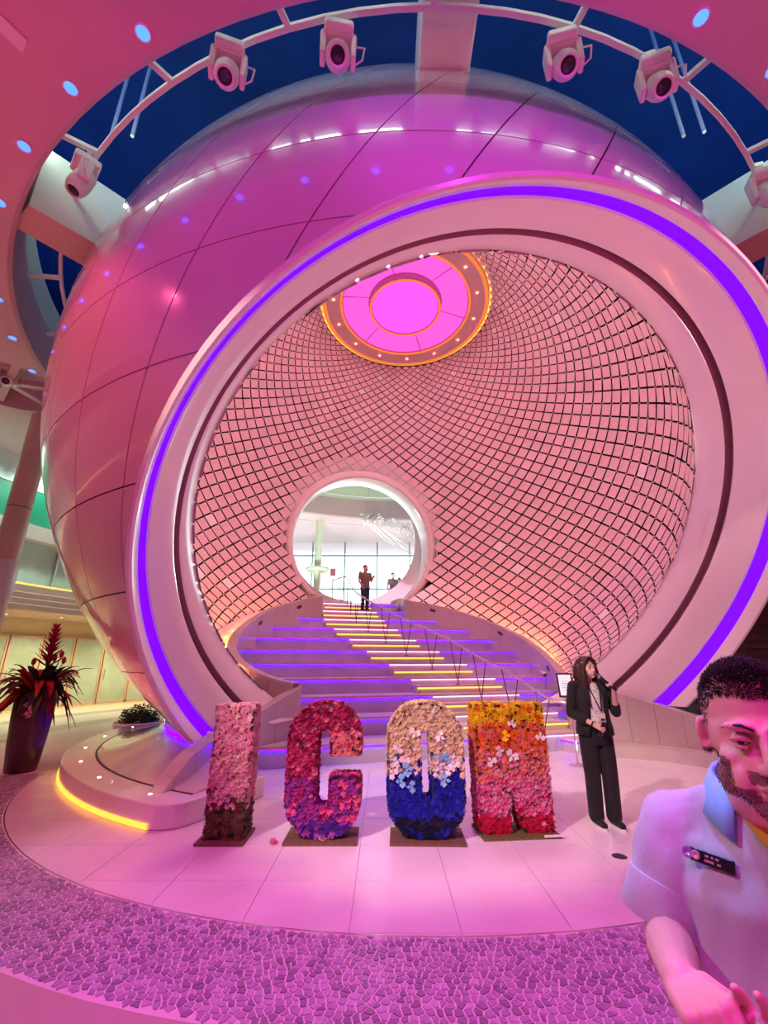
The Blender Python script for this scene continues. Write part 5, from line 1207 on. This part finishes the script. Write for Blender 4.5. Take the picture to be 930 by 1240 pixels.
strands('hair', mb.data, lambda c_, n_: scalp(c_) and hl(c_)[2] > 0.045, 'hair_dark', man, 9000, lambda c_: 0.006+0.013*max(0, min(1, (hl(c_)[2]-.06)/.05))*(1.3 if hl(c_)[1] < -.02 else .8), hdir, .0009, 5)
strands('side_hair', mb.data, lambda c_, n_: scalp(c_) and hl(c_)[2] <= 0.058, 'hair_grey', man, 4200, lambda c_: 0.006, lambda c_, n_: n_*.5+np.array([0, .1, -.8]), .0007, 6)
for s in (-1, 1):
    b = MB(); q = lambda x, y, z: hc+HM @ np.array((s*x, y, z))
    b.tube([q(.012, -.0985, .022), q(.028, -.0985, .030), q(.044, -.0870, .028), q(.054, -.073, .020)], [.0028, .0045, .0038, .0015], 8, flat=.6); b.build('eyebrow', 'hair_dark', man, True)
eyes(man, hc, HM)
b = MB(); b.ell(hc+HM @ np.array((0, -.101, -.0668)), (.021, .0050, .0042), 14, 8, M=HM); b.ell(hc+HM @ np.array((0, -.0995, -.0770)), (.018, .0055, .0052), 14, 8, M=HM); b.build('lips', 'lip', man, True)
# polo shirt
S = Fig(); S.loft([(x, y, z, rx+.020, ry+.022) for (x, y, z, rx, ry) in tors[0:4]]+[(0, 0, 1.29, .165, .112), (0, 0.008, 1.345, .125, .088), (0, .005, 1.385, .082, .068)], 28, TM, TO-OM)
SHm = SHR+(ELR-SHR)*.66+np.array([-.012, -.0, .0]); SHml = SHL+(ELL_-SHL)*.62
S.chain([SHR-OM, (SHR*.5+SHm*.5)-OM, SHm-OM], [.066, .069, .068], 20); S.chain([SHL-OM, SHml-OM], [.074, .070], 20)
S.chain([tw(-.09, 0, 1.335)-OM, SHR-OM], [.055, .064]); S.chain([tw(.09, 0, 1.335)-OM, SHL-OM], [.055, .064])
def folds(co_, nn):
    out = co_.copy()
    for i in range(len(co_)):
        x, y, z = co_[i]; a = noise.noise(Vector((x*9+z*5, y*9, z*3.2)))*.013+noise.noise(Vector((x*22, y*22+z*9, z*7+3)))*.005
        out[i] = co_[i]+nn[i]*a
    return out
sh = S.solid('polo_shirt', 0.0065, 'polo_grey', man, 6, folds)
ax_ = unit(SHm-SHR); b = MB()
b.lathe([(-.030, .0685), (-.028, .0735), (.045, .0775), (.048, .0745), (.044, .0700), (-.02, .064)], SHm-OM, ax_, n=36); autosmooth(b.build('sleeve_hem', 'polo_grey', sh), 50)
# collar: two flaps round the neck
def collar_pt(a, lift, out): # a: 0 front .. pi back
    return nb-OM+TM @ np.array([math.sin(a)*(.074+out), -math.cos(a)*(.070+out), lift])
for s in (-1, 1):
    rows_ = []
    for t in np.linspace(0.50, PI, 14):
        w_ = (PI-t)/PI; tip = max(0, 1-(t-.5)/.7)
        rows_.append([collar_pt(s*t, .075-.055*w_**1.6, -.004), collar_pt(s*t, .080-.055*w_**1.6, .004), collar_pt(s*t, .062-.075*w_-.000, .018+.010*w_), collar_pt(s*t*(1-.0*tip), .030-.070*w_-.018*tip, .026+.022*w_)])
    v = [p for r_ in rows_ for p in r_]; f = [(i*4+k, i*4+k+1, (i+1)*4+k+1, (i+1)*4+k) for i in range(13) for k in range(3)]
    b = MB(); b.add(v, f); c_ = b.build('collar', 'collar_blue', sh, True); md = c_.modifiers.new('t', 'SOLIDIFY'); md.thickness = .004
pts = []
for z_, w_ in ((1.372, .040), (1.355, .034), (1.338, .024), (1.320, .012), (1.308, .002)):
    for x_ in (-w_, 0.0, w_):
        ok, loc, nr, _ = sh.ray_cast(Vector(tw(x_, -.32, z_)-OM), Vector(TM @ np.array([0, 1., 0]))); pts.append(np.array(loc)+TM @ np.array([0, -.004, 0]) if ok else tw(x_, -.07, z_)-OM)
b = MB(); b.add(pts, [(i*3+k, i*3+k+1, i*3+k+4, i*3+k+3) for i in range(4) for k in range(2)]); u_ = b.build('undershirt', 'undershirt', man, True); md = u_.modifiers.new('t', 'SOLIDIFY'); md.thickness = .002
for z_ in (1.295, 1.245, 1.195):
    fr = tw(0, 0, z_)-OM; hit = None
    rx_, d_ = fr+TM @ np.array([0.004, -.30, 0]), TM @ np.array([0, 1., 0]); ok, loc, nr, _ = sh.ray_cast(Vector(rx_), Vector(d_))
    if ok: b = MB(); b.lathe([(-.003, .0), (.003, .004), (.0035, .007), (.002, .0075), (-.002, .0075)], np.array(loc), np.array(nr), n=14); b.build('button', 'button', sh, True)
# name badge on the chest
rx_, d_ = tw(-.098, -.35, 1.272)-OM, TM @ np.array([0, 1., 0]); ok, loc, nr, _ = sh.ray_cast(Vector(rx_), Vector(d_))
loc = np.array(loc) if ok else tw(-.10, -.13, 1.27)-OM; nr = unit(np.array(nr)*np.array([1, 1, .4])) if ok else TM @ np.array([0, -1., 0])
X = unit(np.cross([0, 0, 1.], nr)); X = unit(X+np.array([0, 0, -.10])); Zv = np.cross(nr, X); MM = np.array([X, nr, Zv]).T
def bb(c, d): return loc+MM @ np.array(c), d
b = MB(); b.box(loc+MM @ np.array((0, .007, 0)), (.075, .006, .024), M=MM); bd = bevel(b.build('name_badge', 'black_plastic', man), .004, 3)
b = MB(); b.lathe([(0, 0), (.003, .006), (.003, .010), (0, .011)], loc+MM @ np.array((-.041, .008, .0)), nr, n=16); b.build('badge_emblem', mat('badge_violet', (0.35, 0.25, 0.6), 0.3, 0.3), bd)
b = MB(); b.lathe([(0, 0), (.0025, .004), (.003, .0075), (0, .0085)], loc+MM @ np.array((-.027, .0095, .0)), nr, n=14); b.build('badge_crown', mat('badge_rose', (0.8, 0.45, 0.5), 0.3, 0.3), bd)
b = MB()
for k, (x_, z_, w_) in enumerate(((-.008, .004, .006), (.001, .004, .004), (.009, .004, .006), (-.004, -.004, .016), (.012, -.004, .006))): b.box(loc+MM @ np.array((x_, .0102, z_)), (w_, .0008, .004), M=MM)
b.build('badge_print', 'badge_rose', bd)
# trousers and shoes (below the frame)
T_ = Fig(); T_.loft([(0, 0, .74, .165, .115), (0, 0, .86, .168, .118), (0, 0, .93, .165, .115)], 24, TM, TO-OM)
for s in (-1, 1): T_.chain([tw(s*.09, 0, .80)-OM, tw(s*.10, 0, .46)-OM, tw(s*.105, .02, .07)-OM], [.098, .075, .062])
T_.solid('trousers', 0.012, 'cloth_navy', man, 3)
for s in (-1, 1):
    b = Fig(); b.chain([tw(s*.105, .04, .045)-OM, tw(s*.11, -.16, .035)-OM], [.045, .036]); b.solid('shoe', .008, 'cloth_black', man, 2)
# ------------------------------------------------ the woman with the microphone
WP = fl(736, 1001); WRZ = rad(2)
wo = thing('person', 'woman in black blazer and trousers speaking into a microphone beside the flower letters', 'person', (WP[0], WP[1], 0), WRZ)
# local space: facing -y, her left is +x
def human(B, h, pose, fem=True, k=1.0, hd=None, hands=True):
    """lays the skeleton; returns joint positions"""
    J = {}
    J['pel'] = np.array([0, 0, .53*h]); J['nb'] = np.array([0, .01, .835*h]); J['hd'] = hd if hd is not None else np.array([0, -.015, .925*h])
    sw_ = .105*h if fem else .118*h
    for s, n in ((-1, 'R'), (1, 'L')):
        J['sh'+n] = np.array([s*sw_, .01, .805*h]); J['hip'+n] = np.array([s*.052*h, 0, .50*h]); J['kn'+n] = pose.get('kn'+n, np.array([s*.055*h, -.01, .275*h])); J['an'+n] = pose.get('an'+n, np.array([s*.060*h, .02, .045*h]))
        J['el'+n] = pose['el'+n]; J['wr'+n] = pose['wr'+n]
    return J
h = 1.70
pose = {'elR': np.array([-.235, .03, 1.09]), 'wrR': np.array([-.10, -.20, 1.00]), 'elL': np.array([.255, -.03, 1.10]), 'wrL': np.array([.165, -.225, 1.335]), 'anR': np.array([-.09, .03, .075]), 'anL': np.array([.085, .0, .075]), 'knR': np.array([-.09, .0, .47]), 'knL': np.array([.09, -.02, .47])}
B = Fig(); J = human(B, h, pose)
WHC = np.array([0.0, -.02, 1.565]); WHM = RZ(rad(14)) @ RX(rad(-3))
head(B, WHC, WHM, True, 0.96)
def body_prims(B, J, h, fem=True):
    B.chain([J['hd']+np.array([0, .035, -.08]), J['nb']], [.045, .05]) if fem else B.chain([J['hd']+np.array([0, .035, -.08]), J['nb']], [.055, .06])
    B.loft([(0, .0, .49*h, .15, .10), (0, 0, .54*h, .155, .105), (0, -.005, .62*h, .125, .09), (0, -.01, .72*h, .145, .105), (0, 0, .79*h, .14, .085), (0, .01, .83*h, .08, .06)], 20)
    for n in 'RL':
        B.chain([J['sh'+n], (J['sh'+n]+J['el'+n])/2, J['el'+n]], [.048, .043, .036]); B.chain([J['el'+n], J['el'+n]*.6+J['wr'+n]*.4, J['wr'+n]], [.036, .035, .024])
        B.chain([J['hip'+n], J['kn'+n], J['kn'+n]*.6+J['an'+n]*.4, J['an'+n]], [.082, .055, .052, .036]); B.chain([J['an'+n]+np.array([0, .03, -.03]), J['an'+n]+np.array([0, -.13, -.04])], [.035, .026])
J['hd'] = WHC
body_prims(B, J, h)
mic_d = unit(np.array([-.10, .16, .22]))
fw = unit(J['wrL']-J['elL']); hand(B, J['wrL'], unit(np.array([-.15, -.1, .35])), (-.8, .35, -.1), -1, curl=(1.0, 1.1, .7), k=.92, spread=.0, thumb=(.5, .7, .5))
hand(B, J['wrR'], unit(np.array([.75, -.35, -.35])), (.15, .8, -.45), 1, curl=(.5, .8, .5), k=.92, spread=.02)
wb_ = B.solid('body', 0.0062, 'skin_pale', wo, 3, face_disp(WHC, WHM, .96))
eyes(wo, WHC, WHM, .96)
b = MB(); b.ell(WHC+WHM @ np.array((0, -.098, -.066)), (.020, .006, .008), 14, 8, M=WHM); b.build('lips', 'lip_red', wo, True)
for s in (-1, 1):
    b = MB(); q = lambda x, y, z: WHC+WHM @ np.array((s*x, y, z)); b.tube([q(.012, -.095, .024), q(.028, -.095, .030), q(.048, -.080, .024)], [.002, .003, .0015], 6); b.build('eyebrow', 'hair_brown', wo, True)
# blouse
S = Fig(); S.loft([(0, -.008, .575*h, .150, .120), (0, -.012, .64*h, .140, .112), (0, -.022, .72*h, .158, .122), (0, -.005, .79*h, .135, .098), (0, .0, .825*h, .085, .068)], 24); S.solid('blouse', .010, 'blouse', wo, 2)
# blazer: open front, built as a shell round the back and sides, with lapels
rows_ = []; zs_ = [.515, .55, .60, .65, .70, .75, .79, .815, .832]
for z_, rx_, ry_, gap in zip(zs_, (.190, .188, .172, .165, .172, .172, .160, .125, .085), (.142, .140, .125, .122, .135, .130, .112, .088, .070), (.62, .56, .50, .46, .44, .42, .40, .42, .55)):
    rows_.append([np.array([math.sin(a)*rx_, -math.cos(a)*ry_-(.012 if abs(a) < .9 else 0), z_*h]) for a in np.linspace(gap, 2*PI-gap, 33)])
b = MB(); b.add([p for r_ in rows_ for p in r_], [(i*33+k, i*33+k+1, (i+1)*33+k+1, (i+1)*33+k) for i in range(len(rows_)-1) for k in range(32)])
bz = b.build('blazer', 'cloth_black', wo, True); md = bz.modifiers.new('t', 'SOLIDIFY'); md.thickness = .014; md.offset = 1
for n, s in (('R', -1), ('L', 1)):
    S = Fig(); cut_ = J['el'+n]+(J['wr'+n]-J['el'+n])*(.62 if n == 'R' else .30); S.chain([J['sh'+n]+np.array([-s*.03, 0, .005]), J['sh'+n], (J['sh'+n]+J['el'+n])/2, J['el'+n], cut_], [.062, .064, .060, .054, .050], 16); S.solid('sleeve', .009, 'cloth_black', bz, 3)
    b = MB(); b.tube([np.array([s*.075, -.075, .83*h]), np.array([s*.085, -.128, .76*h]), np.array([s*.072, -.142, .68*h])], [.018, .034, .010], 8, flat=.35); b.build('lapel', 'cloth_black', bz, True)
# trousers
S = Fig(); S.loft([(0, .0, .46*h, .165, .115), (0, 0, .52*h, .172, .124), (0, 0, .585*h, .146, .108)], 22)
for n in 'RL': S.chain([J['hip'+n], (J['hip'+n]+J['kn'+n])/2, J['kn'+n], J['an'+n]+np.array([0, 0, .02])], [.096, .092, .082, .078], 16)
S.solid('trousers', .010, 'cloth_black', wo, 3)
for n in 'RL':
    a_ = J['an'+n]; S = Fig(); S.chain([a_*np.array([1, 1, 0])+np.array([0, .045, .05]), a_*np.array([1, 1, 0])+np.array([0, -.06, .048]), a_*np.array([1, 1, 0])+np.array([0, -.15, .042])], [.040, .042, .034]); s_ = S.solid('shoe', .007, 'cloth_black', wo, 3)
    b = MB(); pts = [(a_[0]+math.cos(t)*.046*(1 if math.sin(t) > 0 else .98), a_[1]-.05+math.sin(t)*.142) for t in np.linspace(0, 2*PI, 28, endpoint=False)]; b.prism(pts, 0.0, .026); b.build('sole', 'white_rubber', s_)
# long hair over the shoulders
S = Fig()
def hp(x, y, z): return WHC+WHM @ np.array((x, y, z))
S.ell(hp(0, .026, .046), (.084, .096, .088), 18, 12, M=WHM)
for s in (-1, 1):
    for (y0, x1, y1, z1, r) in ((-.035, .098, -.060, -.255, .022), (-.01, .104, -.03, -.27, .026), (.025, .100, .02, -.27, .032), (.06, .070, .07, -.26, .038), (.085, .03, .09, -.25, .042)):
        S.chain([hp(s*.055, y0, .085), hp(s*.080, y0*.9-.002, .02), hp(s*.088, (y0+y1)/2, -.09), hp(s*x1, y1, z1)], [.018, r*.85, r, r*.7], 10)
    S.chain([hp(s*.010, -.055, .112), hp(s*.055, -.062, .075), hp(s*.078, -.045, .02)], [.016, .018, .016], 10)
S.solid('hair', .007, 'hair_brown', wo, 3, lambda co_, nn: co_+nn*np.array([[0.004*math.sin(90*math.atan2(p[1]+.0, p[0]+1e-6)*.35+p[2]*7)] for p in co_]))
b = MB(); b.ell(hp(-.086, -.03, .06), (.006, .014, .008), 10, 6); b.build('hair_clip', 'white_rubber', wo, True)
# lanyard and badge
b = MB(); b.tube([np.array([-.05, -.05, .85*h]), np.array([-.045, -.125, .78*h]), np.array([0.02, -.165, .66*h])], .007, 6, flat=.4); b.tube([np.array([.06, -.05, .85*h]), np.array([.055, -.125, .78*h]), np.array([.03, -.165, .66*h])], .007, 6, flat=.4); b.build('lanyard', 'cloth_black', wo)
b = MB(); b.box((.025, -.170, .625*h), (.060, .005, .085)); bg = b.build('id_card', 'white_paint', wo); b = MB(); b.box((.025, -.1735, .612*h), (.046, .002, .022)); b.build('printed_stripe', 'cloth_navy', bg)
b = MB(); w_ = J['wrR']; b.lathe([(-.008, .027), (-.006, .031), (.006, .031), (.008, .027)], w_, unit(w_-J['elR']), n=20); b.build('bracelet', 'cloth_black', wo, True)
for o_ in (wo,): pass
# microphone held in her left hand
WM = np.array(Matrix.Rotation(WRZ, 3, 'Z'))
def wworld(p): return WM @ np.array(p)+np.array([WP[0], WP[1], 0])
mh = J['wrL']+unit(np.array([-.15, -.1, .35]))*.085+np.array([-.030, .012, .0]); mtop = WHC+WHM @ np.array((0.0, -.150, -.085)); md_ = unit(mtop-mh)
mc = thing('microphone', 'black handheld microphone held to the mouth of the woman', 'microphone', tuple(wworld(mh)), WRZ)
b = MB(); L = np.linalg.norm(mtop-mh); b.lathe([(-.11, 0), (-.11, .012), (-.105, .014), (L-.06, .0185), (L-.05, .022), (L-.045, .022), (L-.045, 0)], (0, 0, 0), md_, n=20); autosmooth(b.build('handle', 'black_plastic', mc), 40)
b = MB(); b.lathe([(L-.045, .020), (L-.03, .026), (L-.005, .027), (L+.015, .019), (L+.022, 0)], (0, 0, 0), md_, n=20); autosmooth(b.build('grille', 'steel_dark', mc), 60)
b = MB(); b.lathe([(L-.032, .0262), (L-.028, .0285), (L-.022, .0285), (L-.018, .0268)], (0, 0, 0), md_, n=20); b.build('grille_band', 'steel', mc)
# dark phone in her right hand
pp = J['wrR']+unit(np.array([.75, -.35, -.35]))*.10+np.array([.0, .02, -.01])
ph = thing('phone', 'dark phone held low in the right hand of the woman', 'phone', tuple(wworld(pp)), WRZ+.3)
b = MB(); b.box((0, 0, 0), (.075, .010, .15), M=RX(.3) @ RY(.35)); bevel(b.build('case', 'black_plastic', ph), .004)
b = MB(); b.box(RX(.3) @ RY(.35) @ np.array((0, -.0055, 0)), (.066, .001, .138), M=RX(.3) @ RY(.35)); b.build('screen', 'glass_dark', ph)

# ------------------------------------------------ people further away
def far_person(label, pos, rz, h, top, bottom, hairc, skin='skin_pale', arms='rest', vox=.014):
    o = thing('person', label, 'person', tuple(pos), rz); k = h/1.7
    if arms == 'phone': pz = {'elR': np.array([-.25, .02, 1.08])*k, 'wrR': np.array([-.22, -.10, .90])*k, 'elL': np.array([.25, -.03, 1.10])*k, 'wrL': np.array([.16, -.27, 1.18])*k}
    else: pz = {'elR': np.array([-.25, .03, 1.08])*k, 'wrR': np.array([-.26, -.04, .84])*k, 'elL': np.array([.25, .03, 1.08])*k, 'wrL': np.array([.26, -.04, .84])*k}
    B = Fig(); J = human(B, h, pz, False); hcn = np.array([0, -.02, .92*h]); J['hd'] = hcn; head(B, hcn, np.eye(3), False, 1.0); body_prims(B, J, h, False)
    for n, s in (('R', -1), ('L', 1)): hand(B, J['wr'+n], unit(J['wr'+n]-J['el'+n]), (-s, 0, 0) if arms != 'phone' or n == 'R' else (0, .3, 1), 1 if n == 'R' else -1, k=1.0)
    B.solid('body', vox*.7, skin, o, 2)
    S = Fig(); S.loft([(0, 0, .49*h, .18, .128), (0, 0, .60*h, .165, .122), (0, -.01, .72*h, .175, .128), (0, 0, .80*h, .165, .105), (0, 0, .835*h, .085, .07)], 18)
    for n in 'RL': S.chain([J['sh'+n], J['sh'+n]*.4+J['el'+n]*.6], [.066, .058])
    S.solid('shirt', vox, top, o, 2)
    S = Fig(); S.loft([(0, 0, .46*h, .165, .118), (0, 0, .52*h, .17, .12)], 16)
    for n in 'RL': S.chain([J['hip'+n], J['kn'+n], J['an'+n]], [.09, .07, .056])
    S.solid('trousers', vox, bottom, o, 2)
    for n in 'RL': S = Fig(); a_ = J['an'+n]*np.array([1, 1, 0]); S.chain([a_+np.array([0, .03, .045]), a_+np.array([0, -.14, .04])], [.045, .036]); S.solid('shoe', vox, 'cloth_black', o, 1)
    S = Fig(); S.ell(hcn+np.array([0, .022, .05]), (.082, .096, .085), 14, 10); S.solid('hair', vox, hairc, o, 1)
    return o
mat('cloth_olive', (0.22, 0.18, 0.12), 0.8); mat('cloth_jeans', (0.03, 0.05, 0.10), 0.8); mat('cloth_white', (0.7, 0.75, 0.75), 0.8); mat('cloth_grey', (0.25, 0.27, 0.28), 0.8)
P = sw(14.70, 3.58, 10*RISE)
far_person('man in olive shirt and jeans standing at the head of the stairs', tuple(P), rad(35), 1.56, 'cloth_olive', 'cloth_jeans', 'hair_dark', 'skin', 'phone')
for (px, y_, hh, tp, bt, lb) in ((476, 19.0, 1.72, 'cloth_grey', 'cloth_black', 'dark dressed visitor far behind inside the doorway, near the glass'), (484, 20.0, 1.68, 'cloth_white', 'cloth_white', 'visitor dressed in white far behind inside the doorway'), (497, 18.6, 1.66, 'collar_blue', 'cloth_white', 'visitor in pale blue at the right edge of the doorway')):
    P = aty(px, 720, y_); far_person(lb, (P[0], P[1], LZ), rad(random.uniform(-60, 60)), hh, tp, bt, 'hair_brown', 'skin_pale', 'rest', .02)
